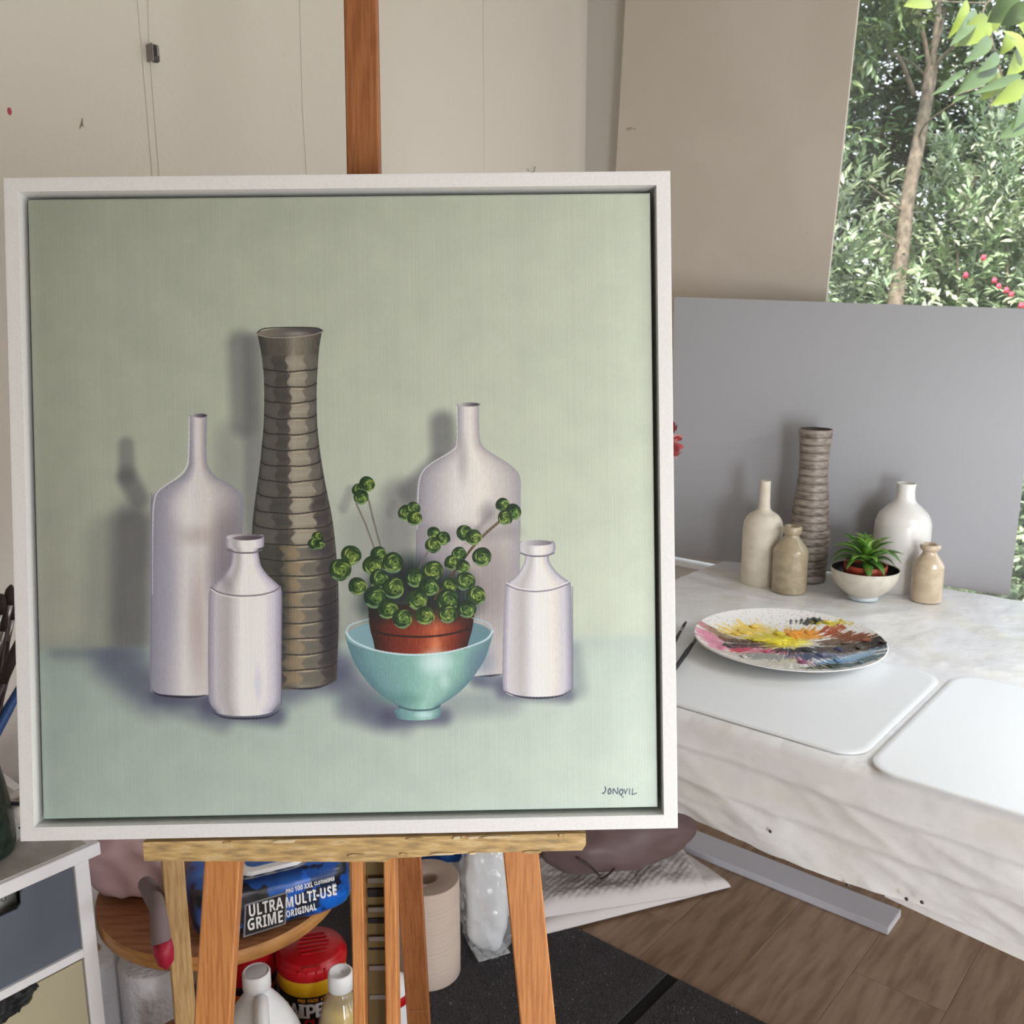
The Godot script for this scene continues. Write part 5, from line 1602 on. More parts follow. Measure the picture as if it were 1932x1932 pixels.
	tube(st, [be * 0.25, be * 0.5, be * 0.8, be], [0.010, 0.0135, 0.0125, 0.009], 10, 0.6)
	part("handle", done(st), M.blue, bs)
	st = mb()
	bar(st, Vector3.ZERO, be * 0.3, 0.012, 0.0015, Vector3(0.8, -0.5, 0).normalized(), 0.0)
	part("blade", done(st), M.steel, bs)
	var kn: Vector3 = Vector3(-0.7429, 0.8706, -1.2983)
	var kf := jp + Vector3(-0.016, 0.11, 0.016)
	var pk := thing("brush", "brush with a thick dark red-brown handle standing upright at the very left edge", "paintbrush", at(kf), "brushes in the green jar")
	st = mb(true)
	tube(st, [Vector3.ZERO, (kn - kf) * 0.6, kn - kf], [0.004, 0.009, 0.007], 10)
	part("handle", done(st), M.brown_dark, pk)
	st = mb(true)
	tube(st, [kn - kf, (kn - kf) * 1.2, (kn - kf) * 1.5], [0.0075, 0.008, 0.004], 10)
	part("bristles", done(st), M.bristle, pk)
	var tis := thing("crumpled_tissue", "crumpled whitish paper with black smears between the green jar and the frame", "tissue", at(Vector3(-0.7548, 0.603, -1.3164) + Vector3(0.004, 0.030, -0.03)))
	part("paper", soft(Vector3(0.06, 0.066, 0.05), 2.4, 0.016, 2.6, 4, 18), M.tissue, tis)
	st = mb(true)
	tube(st, curve3([Vector3(-0.03, 0.028, 0.022), Vector3(-0.012, 0.034, 0.03), Vector3(0.016, 0.030, 0.026)], 4), [0.003, 0.004, 0.004, 0.003], 6)
	tube(st, curve3([Vector3(-0.028, -0.002, 0.026), Vector3(-0.016, -0.010, 0.03), Vector3(0.004, -0.004, 0.03)], 4), [0.002, 0.0035, 0.002], 6)
	part("smear", done(st), M.black, tis)

# ---------------------------------------------------------------- under and behind the easel
const FY := 0.007

func curved_words(parent: Node3D, text: String, radius: float, y: float, height: float, centre_deg: float, m: Material, adv := 0.62) -> void:
	var n := text.length()
	for i in n:
		if text[i] == " ":
			continue
		var a := deg_to_rad(centre_deg) + (i - (n - 1) / 2.0) * height * adv / radius
		var o := part("letter", words(text[i], height, 0.0008), m, parent)
		o.transform = Transform3D(Basis(Vector3.UP, a), Vector3(sin(a) * radius, y, cos(a) * radius))

func build_stand() -> void:
	var c := Vector3(-0.4938, 0.0, -1.4504)
	var s := thing("round_shelf_stand", "round two-tier wooden shelf stand with square pale posts behind the easel's left leg", "shelf stand", at(c))
	for y in [0.45, 0.86]:
		var st := mb(true)
		lathe(st, [Vector2(0, y - 0.024), Vector2(0.1985, y - 0.024)], 64)
		lathe(st, [Vector2(0.1985, y), Vector2(0, y)], 64)
		var o := part("shelf", done(st), M.shelf_wood, s)
		st = mb(true)
		lathe(st, [Vector2(0.1985, y - 0.024), Vector2(0.2, y - 0.0225), Vector2(0.2, y - 0.0015), Vector2(0.1985, y)], 64)
		part("edge_band", done(st), M.shelf_edge, o, "pale edge band")
	for k in 3:
		var a := deg_to_rad([1.0, 105.0, 222.0][k])
		var st := mb()
		box(st, Transform3D(Basis(Vector3.UP, a + (0.42 if k == 0 else 0.0)), Vector3(sin(a) * (0.228 if k == 1 else 0.219), 0.447, cos(a) * (0.228 if k == 1 else 0.219))), Vector3(0.030, 0.866, 0.030), 0.0015)
		part("post", done(st), M.pale_wood, s)
	# packet of wipes on the shelf
	var pa: Vector3 = Vector3(-0.4822, 0.452, -1.2816)
	var pb: Vector3 = Vector3(-0.2653, 0.452, -1.3825)
	var dirx := (pb - pa).normalized()
	var bx := Basis(dirx, Vector3.UP, dirx.cross(Vector3.UP))
	var pk := thing("wipes_packet", "blue and black soft packet of cleaning wipes lying on the round shelf", "wipes packet", Transform3D(bx * Basis(Vector3.RIGHT, -0.03), (pa + pb) * 0.5 + Vector3(0, 0.0462, 0) - bx.z * 0.046 + bx.x * 0.0))
	var W := pa.distance_to(pb) + 0.006
	part("packet", soft(Vector3(W, 0.086, 0.145), 5.5, 0.0018, 2.0, 6, 40), M.packet_blue, pk)
	var zf := 0.0742
	var st := mb()
	slab(st, [Vector2(-0.055, -0.039), Vector2(0.010, -0.035), Vector2(0.016, 0.019), Vector2(-0.049, 0.015)], zf - 0.008, zf)
	part("badge_border", done(st), M.packet_grey, pk)
	st = mb()
	slab(st, [Vector2(-0.052, -0.036), Vector2(0.0075, -0.0325), Vector2(0.013, 0.016), Vector2(-0.047, 0.012)], zf - 0.008, zf + 0.0006)
	part("badge", done(st), M.label_black, pk)
	for q in [["ULTRA", -0.0088, 0.0010, 0.0170, true, 0.05], ["GRIME", -0.0108, -0.0215, 0.0170, true, 0.05], ["MULTI-USE", 0.0620, 0.0005, 0.0150, true, -0.12], ["ORIGINAL", 0.0450, -0.0195, 0.0095, true, -0.12], ["PRO", 0.0290, 0.0185, 0.0058, true, 0.0], ["100 XXL", 0.0510, 0.0195, 0.0074, true, -0.05], ["CLOTHWIPES", 0.0835, 0.0195, 0.0050, true, 0.0]]:
		var tm := words(q[0], q[3], 0.006, q[4], q[5])
		var o := part("lettering", tm, M.letter_white, pk)
		o.position = Vector3(q[1] - 0.010, q[2] + 0.001, zf + (-0.002 if q[1] < 0.0 else -0.0025))
		o.scale = Vector3(0.77 if q[1] > 0.0 else 0.74, 1.16, 1)
	st = mb()
	slab(st, rounded(0.125, 0.082, 0.03, 6), 0.0, 0.003, Transform3D(Basis(Vector3.RIGHT, -PI / 2), Vector3(0.0, 0.0400, 0.012)))
	part("label_panel", done(st), M.packet_grey, pk)
	st = mb()
	slab(st, rounded(0.108, 0.066, 0.026, 6), 0.0, 0.009, Transform3D(Basis(Vector3.RIGHT, -PI / 2), Vector3(0.002, 0.0410, 0.014)))
	var ld := part("lid", done(st), M.cap, pk, "white flip lid")
	st = mb()
	slab(st, rounded(0.078, 0.040, 0.016, 6), 0.0, 0.001, Transform3D(Basis(Vector3.RIGHT, -PI / 2), Vector3(0.002, 0.0502, 0.014)))
	part("lid_panel", done(st), M.bag_blue, ld)
	# dusty pink bag
	var bg := thing("cloth_bag", "crumpled dusty pink bag lying on the round shelf beside the storage unit", "bag", at(Vector3(-0.616, 0.5265, -1.445), 12))
	part("bag_body", soft(Vector3(0.185, 0.135, 0.15), 3.4, 0.010, 0.9, 9, 30), M.dusty_pink, bg)
	var f := part("bag_fold", soft(Vector3(0.15, 0.11, 0.13), 2.8, 0.016, 1.1, 12, 24), M.dusty_pink, bg)
	f.transform = Transform3D(Basis(Vector3.BACK, -0.3), Vector3(0.056, 0.085, -0.05))
	# hand tool hanging over the rim
	var tl := thing("hand_tool", "grey hand tool with a crimson tip hanging over the rim of the round shelf", "hand tool", at(Vector3(-0.4895, 0.5252, -1.1942)))
	var o0: Vector3 = Vector3(-0.4895, 0.5252, -1.1942)
	var path := []
	for p in [Vector3(-0.564, 0.535, -1.309), Vector3(-0.522, 0.571, -1.229), Vector3(-0.496, 0.581, -1.181), Vector3(-0.488, 0.564, -1.164), Vector3(-0.485, 0.544, -1.157)]:
		path.append(p - o0)
	st = mb(true)
	tube(st, curve3(path, 4), [0.012, 0.012, 0.0125, 0.013, 0.013, 0.0125, 0.012, 0.0115, 0.011, 0.011, 0.0115, 0.012, 0.0125, 0.0130], 14)
	part("sleeve", done(st), M.grey_cloth, tl)
	path = []
	for p in [Vector3(-0.484, 0.547, -1.157), Vector3(-0.481, 0.535, -1.153), Vector3(-0.478, 0.52, -1.15), Vector3(-0.476, 0.511, -1.148)]:
		path.append(p - o0)
	st = mb(true)
	tube(st, path, [0.0132, 0.0140, 0.0110, 0.003], 14)
	part("tip", done(st), M.crimson, tl, "crimson tip")

func build_bottles() -> void:
	# jerry can with a cap and a moulded handle
	var jp := Vector3(-0.408, FY, -1.325)
	var j := thing("plastic_jug", "white plastic jug with a foil-topped cap behind the easel's left leg", "jug", at(jp))
	var st := mb(true)
	lathe(st, curve([Vector2(0, 0), Vector2(0.066, 0.0), Vector2(0.074, 0.012), Vector2(0.0745, 0.10), Vector2(0.0735, 0.20), Vector2(0.065, 0.245), Vector2(0.047, 0.285), Vector2(0.030, 0.312), Vector2(0.0205, 0.326), Vector2(0.019, 0.345)], 5), 44)
	part("body", done(st), M.jug, j)
	st = mb(true)
	tube(st, curve3([Vector3(0.012, 0.325, 0.020), Vector3(0.018, 0.318, 0.046), Vector3(0.028, 0.285, 0.074), Vector3(0.034, 0.235, 0.089), Vector3(0.036, 0.17, 0.090), Vector3(0.032, 0.135, 0.066)], 5), [0.0105, 0.0105, 0.0115, 0.012], 12, 1.3)
	part("handle", done(st), M.jug, j)
	st = mb(true)
	lathe(st, [Vector2(0.0205, 0.334), Vector2(0.0222, 0.335), Vector2(0.0222, 0.361), Vector2(0.0205, 0.3635), Vector2(0.0185, 0.3635), Vector2(0.0180, 0.3625)], 36)
	var cp := part("cap", done(st), M.cap, j)
	st = mb(true)
	lathe(st, [Vector2(0.0182, 0.3627), Vector2(0.010, 0.3640), Vector2(0, 0.3632)], 24)
	part("foil_top", done(st), M.foil, cp)
	# big wipes tub
	var tb := thing("wipes_tub", "red and yellow wipes tub with a flip lid, under the round shelf", "tub", at(Vector3(-0.356, FY, -1.482), 12))
	st = mb(true)
	lathe(st, [Vector2(0, 0), Vector2(0.057, 0.0), Vector2(0.059, 0.004), Vector2(0.059, 0.268)], 48)
	part("body", done(st), M.label_black, tb)
	st = mb(true)
	lathe(st, [Vector2(0.059, 0.234), Vector2(0.0594, 0.2345), Vector2(0.0594, 0.2665), Vector2(0.059, 0.267)], 48)
	part("yellow_band", done(st), M.yellow, tb)
	st = mb(true)
	lathe(st, [Vector2(0.059, 0.128), Vector2(0.0594, 0.1285), Vector2(0.0594, 0.162), Vector2(0.059, 0.1625)], 48)
	part("yellow_band", done(st), M.yellow, tb)
	st = mb(true)
	lathe(st, [Vector2(0.0612, 0.264), Vector2(0.0618, 0.266), Vector2(0.0618, 0.281), Vector2(0.0600, 0.285), Vector2(0.0560, 0.287), Vector2(0.0555, 0.291), Vector2(0.0525, 0.2935), Vector2(0, 0.2945)], 48)
	var lid := part("lid", done(st), M.red, tb, "dark red flip lid")
	for k in 6:
		st = mb()
		box(st, at(Vector3(0.004, 0.2952, -0.03 + k * 0.011)), Vector3(0.060 - absf(k - 2.5) * 0.008, 0.0022, 0.003), 0.0006)
		part("grip_ridge", done(st), M.red, lid)
	st = mb()
	box(st, at(Vector3(0, 0.2905, 0.0535)), Vector3(0.030, 0.005, 0.014), 0.001)
	for s in [-1, 1]:
		box(st, at(Vector3(s * 0.008, 0.277, 0.0608)), Vector3(0.004, 0.014, 0.003), 0.0005)
		box(st, Transform3D(Basis(Vector3.UP, s * 0.36), Vector3(s * 0.0222, 0.281, 0.0568)), Vector3(0.004, 0.009, 0.004), 0.0005)
	part("latch", done(st), M.red, lid)
	curved_words(tb, "WIPES", 0.0595, 0.2065, 0.027, -4.0, M.letter_white, 0.56)
	curved_words(tb, "PRO PACK x120", 0.0595, 0.2275, 0.006, 2.0, M.letter_gold, 0.74)
	curved_words(tb, "OUT", 0.0595, 0.1800, 0.020, 4.0, M.letter_red, 0.66)
	# red container behind the jug
	var rc := thing("red_container", "red round container with black and orange stripes behind the white jug", "container", at(Vector3(-0.478, FY, -1.500)))
	st = mb(true)
	lathe(st, [Vector2(0, 0), Vector2(0.052, 0.0), Vector2(0.053, 0.004), Vector2(0.053, 0.238)], 40)
	part("body", done(st), M.red, rc)
	st = mb(true)
	lathe(st, [Vector2(0.0548, 0.236), Vector2(0.0552, 0.238), Vector2(0.0552, 0.276), Vector2(0.0545, 0.279), Vector2(0.0552, 0.282), Vector2(0.0552, 0.295), Vector2(0.052, 0.300), Vector2(0, 0.301)], 40)
	part("lid", done(st), M.red, rc)
	for q in [[0.218, 0.234, "label_black"], [0.205, 0.218, "orange"], [0.10, 0.205, "label_black"]]:
		st = mb(true)
		lathe(st, [Vector2(0.053, q[0]), Vector2(0.0534, q[0] + 0.0005), Vector2(0.0534, q[1] - 0.0005), Vector2(0.053, q[1])], 40)
		part("stripe", done(st), M[q[2]], rc)
	# clear bottle of oil
	var cb := thing("clear_bottle", "clear plastic bottle of yellow oil with a white cap, right of the wipes tub", "bottle", at(Vector3(-0.2815, FY, -1.362)))
	st = mb(true)
	lathe(st, curve([Vector2(0, 0), Vector2(0.036, 0.0), Vector2(0.041, 0.008), Vector2(0.0415, 0.10), Vector2(0.041, 0.21), Vector2(0.037, 0.255), Vector2(0.027, 0.285), Vector2(0.0185, 0.300), Vector2(0.017, 0.315)], 4), 36)
	part("body", done(st), M.bottle_clear, cb)
	st = mb(true)
	lathe(st, curve([Vector2(0, 0.004), Vector2(0.034, 0.004), Vector2(0.0385, 0.012), Vector2(0.039, 0.10), Vector2(0.0385, 0.205), Vector2(0.034, 0.252), Vector2(0.026, 0.278), Vector2(0, 0.279)], 4), 32)
	part("oil", done(st), M.oil, cb)
	st = mb(true)
	lathe(st, [Vector2(0.0195, 0.304), Vector2(0.0212, 0.305), Vector2(0.0204, 0.332), Vector2(0.0188, 0.3345), Vector2(0.0165, 0.3345), Vector2(0.0155, 0.3325), Vector2(0.007, 0.3335), Vector2(0.005, 0.3305), Vector2(0, 0.3300)], 36)
	part("cap", done(st), M.cap, cb)
	# a clear wrapped pack of white cloths leaning against that bottle
	var wp := thing("wrapped_pack", "white cloths wrapped in glossy clear film in front of the wipes tub", "pack", at(Vector3(-0.296, FY, -1.286), -14))
	var wr := part("cloths", soft(Vector3(0.056, 0.255, 0.040), 3.4, 0.006, 1.6, 15, 24), M.white, wp)
	wr.position.y = 0.130
	wr = part("film", soft(Vector3(0.064, 0.266, 0.048), 3.2, 0.010, 2.0, 18, 26), M.plastic_clear, wp)
	wr.position.y = 0.136
	# sliver of a white bottle behind the rails
	var wb := thing("white_bottle", "white bottle with a red label glimpsed behind the easel's centre rails", "bottle", at(Vector3(-0.232, FY, -1.605)))
	st = mb(true)
	lathe(st, curve([Vector2(0, 0), Vector2(0.030, 0.0), Vector2(0.032, 0.006), Vector2(0.032, 0.10), Vector2(0.028, 0.125), Vector2(0.014, 0.14), Vector2(0.013, 0.16), Vector2(0, 0.161)], 4), 28)
	part("body", done(st), M.cap, wb)
	st = mb(true)
	lathe(st, [Vector2(0.032, 0.085), Vector2(0.0325, 0.0855), Vector2(0.0325, 0.105), Vector2(0.031, 0.107)], 28)
	part("label", done(st), M.red, wb)
	# kitchen rolls
	for q in [["white embossed kitchen roll standing under the round shelf, right one of two", 0.290, 1.672, 0.0605, 0.272], ["white embossed kitchen roll beside the storage unit, left one of two", 0.172, 1.733, 0.058, 0.262]]:
		var kr := thing("kitchen_roll", q[0], "kitchen roll", at(room(q[1], FY, q[2])), "white kitchen rolls")
		st = mb(true)
		var r: float = q[3]
		var h: float = q[4]
		lathe(st, [Vector2(0.02, 0.0), Vector2(r - 0.003, 0), Vector2(r, 0.004), Vector2(r, h - 0.004), Vector2(r - 0.003, h), Vector2(0.021, h - 0.001)], 48)
		part("paper", done(st), M.paper, kr)
		st = mb(true)
		lathe(st, [Vector2(0.0205, 0.001), Vector2(0.0205, h + 0.0005), Vector2(0.0190, h + 0.0005), Vector2(0.0190, 0.001)], 28)
		part("core", done(st), M.kraft, kr)
	# brown round object at the bottom edge
	var wd := thing("wooden_tub", "brown round-topped wooden tub just below the kitchen rolls at the bottom edge", "tub", at(Vector3(-0.5330, FY, -1.318)))
	st = mb(true)
	lathe(st, curve([Vector2(0, 0), Vector2(0.040, 0.0), Vector2(0.044, 0.02), Vector2(0.046, 0.23), Vector2(0.043, 0.242), Vector2(0.030, 0.247), Vector2(0, 0.248)], 4), 36)
	part("body", done(st), M.shelf_wood, wd)

func pad(c: Array, y0: float, th: float, bump: float, seed_no: int) -> ArrayMesh:
	# a padded sheet over the quadrilateral c: bulging top, rounded rim
	var st := mb(true)
	var nu := 180
	var nv := 76
	var nz := FastNoiseLite.new()
	nz.seed = seed_no
	nz.frequency = 3.0
	var f := func(i: int, k: int, top: bool) -> Vector3:
		var s := float(i) / nu
		var r := float(k) / nv
		var p: Vector3 = (c[0].lerp(c[1], s)).lerp(c[3].lerp(c[2], s), r)
		var e := (1.0 - pow(absf(2.0 * s - 1.0), 14.0)) * (1.0 - pow(absf(2.0 * r - 1.0), 9.0))
		var q := absf(sin(s * 62.0 + r * 30.0)) * absf(sin(s * 62.0 - r * 30.0))
		p.y = y0 + 0.0006 + (th * sqrt(maxf(e, 0.0)) * (0.86 + 0.22 * nz.get_noise_2d(p.x * 2.0, p.z * 2.0)) + bump * q * e if top else 0.0)
		return p
	for i in nu:
		for k in nv:
			quad(st, f.call(i, k, true), f.call(i + 1, k, true), f.call(i + 1, k + 1, true), f.call(i, k + 1, true))
	quad(st, c[0] * Vector3(1, 0, 1) + Vector3(0, y0, 0), c[3] * Vector3(1, 0, 1) + Vector3(0, y0, 0), c[2] * Vector3(1, 0, 1) + Vector3(0, y0, 0), c[1] * Vector3(1, 0, 1) + Vector3(0, y0, 0))
	return done(st)

func build_floor_things() -> void:
	var t := room_t(0, 0, 0)
	var cm := thing("carpet_mat", "dark charcoal carpet mat in two panels on the floor under the easel", "mat", t)
	part("rubber_base", box_mesh(Vector3(1.54, 0.003, 0.925), 0.0, Vector3(0.86, 0.0018, 1.276)), M.rubber, cm)
	var st := mb()
	slab(st, [Vector2(0.09, -0.817), Vector2(0.838, -0.817), Vector2(0.830, -1.735), Vector2(0.09, -1.735)], 0.003, FY, Transform3D(Basis(Vector3.RIGHT, -PI / 2), Vector3.ZERO))
	part("carpet_panel", done(st), M.carpet, cm)
	st = mb()
	slab(st, [Vector2(0.867, -0.817), Vector2(1.63, -0.817), Vector2(1.63, -1.735), Vector2(0.858, -1.735)], 0.003, FY, Transform3D(Basis(Vector3.RIGHT, -PI / 2), Vector3.ZERO))
	part("carpet_panel", done(st), M.carpet, cm)
	# loose fibres standing out of the pile
	var fib := mb()
	tri(fib, Vector3(-0.0007, 0, 0), Vector3(0.0007, 0, 0), Vector3(0.0008, 0.006, 0.003))
	var mm := MultiMesh.new()
	mm.transform_format = MultiMesh.TRANSFORM_3D
	mm.use_colors = true
	mm.mesh = done(fib)
	mm.instance_count = 26000
	rng.seed = 17
	for i in 26000:
		var u := rng.randf_range(0.35, 1.35)
		if u > 0.828 and u < 0.872:
			u += 0.06
		var p := Vector3(u, FY - 0.0008, rng.randf_range(0.819, 1.42))
		mm.set_instance_transform(i, Transform3D(Basis(Vector3.UP, rng.randf() * TAU) * Basis(Vector3.RIGHT, rng.randf_range(-0.3, 1.0)) * Basis.from_scale(Vector3.ONE * rng.randf_range(0.5, 1.4)), p))
		var g := rng.randf_range(0.012, 0.075) if rng.randf() < 0.86 else rng.randf_range(0.12, 0.32)
		mm.set_instance_color(i, Color(g, g * 0.96, g * 1.02))
	var mi := MultiMeshInstance3D.new()
	mi.name = "carpet_pile"
	mi.multimesh = mm
	var fm := mat(Color.WHITE, 0.9)
	fm.vertex_color_use_as_albedo = true
	mi.material_override = fm
	mi.set_meta("kind", "stuff")
	cm.add_child(mi, true)
	# paper towel roll
	var kr := thing("paper_towel_roll", "large pinkish-beige paper towel roll standing on the dark mat", "paper towel roll", at(Vector3(-0.1796, FY, -1.7943)))
	st = mb(true)
	lathe(st, [Vector2(0.03, 0.0), Vector2(0.0655, 0.0), Vector2(0.0685, 0.003), Vector2(0.0690, 0.05), Vector2(0.0686, 0.222), Vector2(0.067, 0.2245)], 64)
	part("paper", done(st), M.kraft, kr)
	st = mb(true)
	lathe(st, [Vector2(0.0671, 0.2245), Vector2(0.05, 0.2255), Vector2(0.024, 0.2240), Vector2(0.0215, 0.2215), Vector2(0.0215, 0.13), Vector2(0, 0.13)], 64)
	part("end_face", done(st), M.kraft_side, kr)
	st = mb(true)
	tube(st, [Vector3(-0.0005, 0.219, 0.0395), Vector3(-0.004, 0.2262, 0.034), Vector3(0.004, 0.2262, 0.033)], [0.0006, 0.002, 0.0006], 6)
	part("paper_fold", done(st), M.kraft_side, kr)
	# clear bags and packs behind
	var b1 := thing("clear_bag", "crinkled clear plastic bag of white sheets standing right of the paper towel roll", "bag", at(Vector3(-0.050, FY + 0.003, -1.845), -8))
	var o := part("contents", soft(Vector3(0.085, 0.27, 0.055), 3.6, 0.008, 1.2, 22, 22), M.white, b1)
	o.position = Vector3(-0.004, 0.150, 0)
	o = part("film", soft(Vector3(0.116, 0.315, 0.095), 2.6, 0.010, 2.4, 23, 60), M.plastic_clear, b1)
	o.position = Vector3(0.0, 0.162, 0)
	var b2 := thing("blue_pack", "plastic pack with a blue band behind the paper towel roll", "pack", at(Vector3(-0.200, FY + 0.012, -2.0), 3))
	o = part("wrapping", soft(Vector3(0.20, 0.37, 0.12), 3.4, 0.008, 1.2, 25, 30), M.tissue, b2)
	o.position.y = 0.185
	o = part("band", soft(Vector3(0.216, 0.10, 0.138), 4.0, 0.008, 1.2, 25, 26), M.bag_blue, b2, "blue band")
	o.position.y = 0.195
	var b3 := thing("printed_bag", "plastic bag printed red, green and blue, half hidden behind the easel's right leg", "bag", at(Vector3(-0.004, FY + 0.014, -1.980), 8))
	o = part("body", soft(Vector3(0.11, 0.27, 0.10), 2.8, 0.010, 1.2, 27, 26), M.tissue, b3)
	o.position.y = 0.137
	for q in [["bag_red", Vector3(0.016, 0.150, 0.040), Vector3(0.034, 0.115, 0.03), 0.35], ["green_bag", Vector3(-0.022, 0.14, 0.040), Vector3(0.03, 0.09, 0.03), 0.1], ["bag_blue", Vector3(0.04, 0.085, 0.036), Vector3(0.04, 0.05, 0.03), 0.2], ["bag_blue", Vector3(0.014, 0.238, 0.030), Vector3(0.07, 0.03, 0.04), -0.3], ["bag_red", Vector3(0.036, 0.263, 0.020), Vector3(0.04, 0.03, 0.04), -0.3]]:
		o = part("print_patch", soft(q[2], 2.6, 0.006, 1.4, 30, 14), M[q[0]], b3)
		o.transform = Transform3D(Basis(Vector3.BACK, q[3]), q[1])
	var cd := thing("white_card", "white card lying on the mat under the clear bag", "card", at(Vector3(-0.0484, 0.0075, -1.8591), 24))
	part("card", box_mesh(Vector3(0.075, 0.0015, 0.05), 0.0), M.white, cd)
	# quilted cover in two folds
	var qc := thing("quilted_cover", "folded pale quilted cover lying on the floor right of the easel", "cover")
	part("lower_fold", pad([Vector3(0.051, 0.008, -1.904), Vector3(0.542, 0.008, -2.096), Vector3(0.458, 0.008, -2.224), Vector3(0.056, 0.008, -2.143)], 0.0075, 0.030, 0.0, 3), M.quilt, qc)
	part("upper_fold", pad([Vector3(0.049, 0.04, -1.928), Vector3(0.472, 0.04, -2.029), Vector3(0.433, 0.04, -2.231), Vector3(0.053, 0.04, -2.14)], 0.036, 0.042, 0.0013, 4), M.quilt, qc)
	var mv := thing("mauve_bag", "slumped dark mauve bag lying on the quilted cover under the picture", "bag", at(Vector3(0.250, 0.172, -2.095), 21))
	part("bag_body", soft(Vector3(0.40, 0.15, 0.24), 2.4, 0.012, 0.6, 41, 34), M.mauve, mv)
	st = mb(true)
	var cordp := curve3([Vector3(-0.15, 0.012, 0.106), Vector3(-0.12, -0.012, 0.118), Vector3(-0.098, -0.040, 0.114), Vector3(-0.09, -0.058, 0.104)], 5)
	tube(st, cordp, [0.0022], 6)
	tube(st, curve3([Vector3(-0.09, -0.058, 0.104), Vector3(-0.075, -0.044, 0.114), Vector3(-0.060, -0.028, 0.119)], 4), [0.0022], 6)
	part("drawstring", done(st), M.brown_dark, mv)
	# grey plank on the floor under the table
	var gp := thing("grey_plank", "grey painted plank lying on the floor below the table", "plank", room_t(0.805, 0.0, 0.331))
	st = mb()
	box(st, at(Vector3(0, 0.0105, 0)), Vector3(0.70, 0.0195, 0.088), 0.001)
	part("board", done(st), M.plank_grey, gp)
	part("cut_end", box_mesh(Vector3(0.0012, 0.0175, 0.086), 0.0, Vector3(0.3502, 0.0105, 0)), M.plank_grey_end, gp, "pale cut end")

# ---------------------------------------------------------------- garden outside the window
func leaf_mesh() -> ArrayMesh:
	var st := mb(true)
	var w := [0.0, 0.13, 0.17, 0.10, 0.0]
	for i in 4:
		var z0 := i / 4.0
		var z1 := (i + 1) / 4.0
		var y0 := -0.18 * z0 * z0
		var y1 := -0.18 * z1 * z1
		for s in [-1.0, 1.0]:
			var a := Vector3(0, y0, z0)
			var b := Vector3(0, y1, z1)
			var c := Vector3(s * w[i + 1], y1 + w[i + 1] * 0.35, z1)
			var d := Vector3(s * w[i], y0 + w[i] * 0.35, z0)
			if s > 0:
				quad(st, a, b, c, d)
			else:
				quad(st, d, c, b, a)
	return done(st)

# sprays of leaves through ellipsoids [centre, radii, share]
func foliage(parent: Node3D, blobs: Array, sprays: int, size: float, tones: Array, seed_no: int) -> void:
	rng.seed = seed_no
	var mm := MultiMesh.new()
	mm.transform_format = MultiMesh.TRANSFORM_3D
	mm.use_colors = true
	mm.mesh = M.leaf_mesh
	var per := 9
	mm.instance_count = sprays * per
	var k := 0
	var total := 0.0
	for b in blobs:
		total += b[2]
	for i in sprays:
		var pick := rng.randf() * total
		var bl: Array = blobs[0]
		for b in blobs:
			bl = b
			pick -= b[2]
			if pick <= 0.0:
				break
		var d := Vector3(rng.randfn(), rng.randfn(), rng.randfn()).normalized()
		var r := pow(rng.randf(), 0.45)
		var p: Vector3 = bl[0] + d * bl[1] * r
		var dir := (d * 0.8 + Vector3(rng.randfn() * 0.5, 0.35 + rng.randfn() * 0.4, rng.randfn() * 0.5)).normalized()
		var side := dir.cross(Vector3(rng.randfn(), 2.0, rng.randfn())).normalized()
		var tone: Color = tones[rng.randi() % tones.size()]
		for j in per:
			var f := j / float(per - 1)
			var s := -1.0 if j % 2 else 1.0
			var z := (dir * lerpf(0.5, 1.0, f) + side * s * lerpf(0.9, 0.2, f) + Vector3(0, rng.randfn() * 0.2 - 0.1, 0)).normalized()
			var x := Vector3.UP.cross(z)
			x = (x + Vector3(rng.randfn(), rng.randfn(), rng.randfn()) * 0.35).normalized()
			var y := z.cross(x).normalized()
			x = y.cross(z)
			var l := size * rng.randf_range(0.7, 1.25)
			mm.set_instance_transform(k, Transform3D(Basis(x * l, y * l, z * l), p + dir * size * 2.0 * f))
			var v := rng.randf_range(0.75, 1.25)
			mm.set_instance_color(k, Color(tone.r * v, tone.g * v, tone.b * v))
			k += 1
	var mi := MultiMeshInstance3D.new()
	mi.name = "foliage"
	mi.multimesh = mm
	mi.material_override = M.foliage
	mi.set_meta("kind", "stuff")
	parent.add_child(mi, true)

func stems(parent: Node3D, base: Vector3, n: int, h: float, spread: float, r: float, seed_no: int) -> void:
	rng.seed = seed_no
	for i in n:
		var st := mb(true)
		var a := rng.randf() * TAU
		var tip := base + Vector3(cos(a) * spread, h * rng.randf_range(0.7, 1.0), sin(a) * spread * 0.6)
		var mid := base.lerp(tip, 0.5) + Vector3(rng.randfn(), 0, rng.randfn()) * 0.06
		tube(st, curve3([base + Vector3(cos(a), 0, sin(a)) * 0.05, mid, tip], 4), [r, r * 0.8, r * 0.6, r * 0.45], 6)
		part("stem", done(st), M.bark, parent)

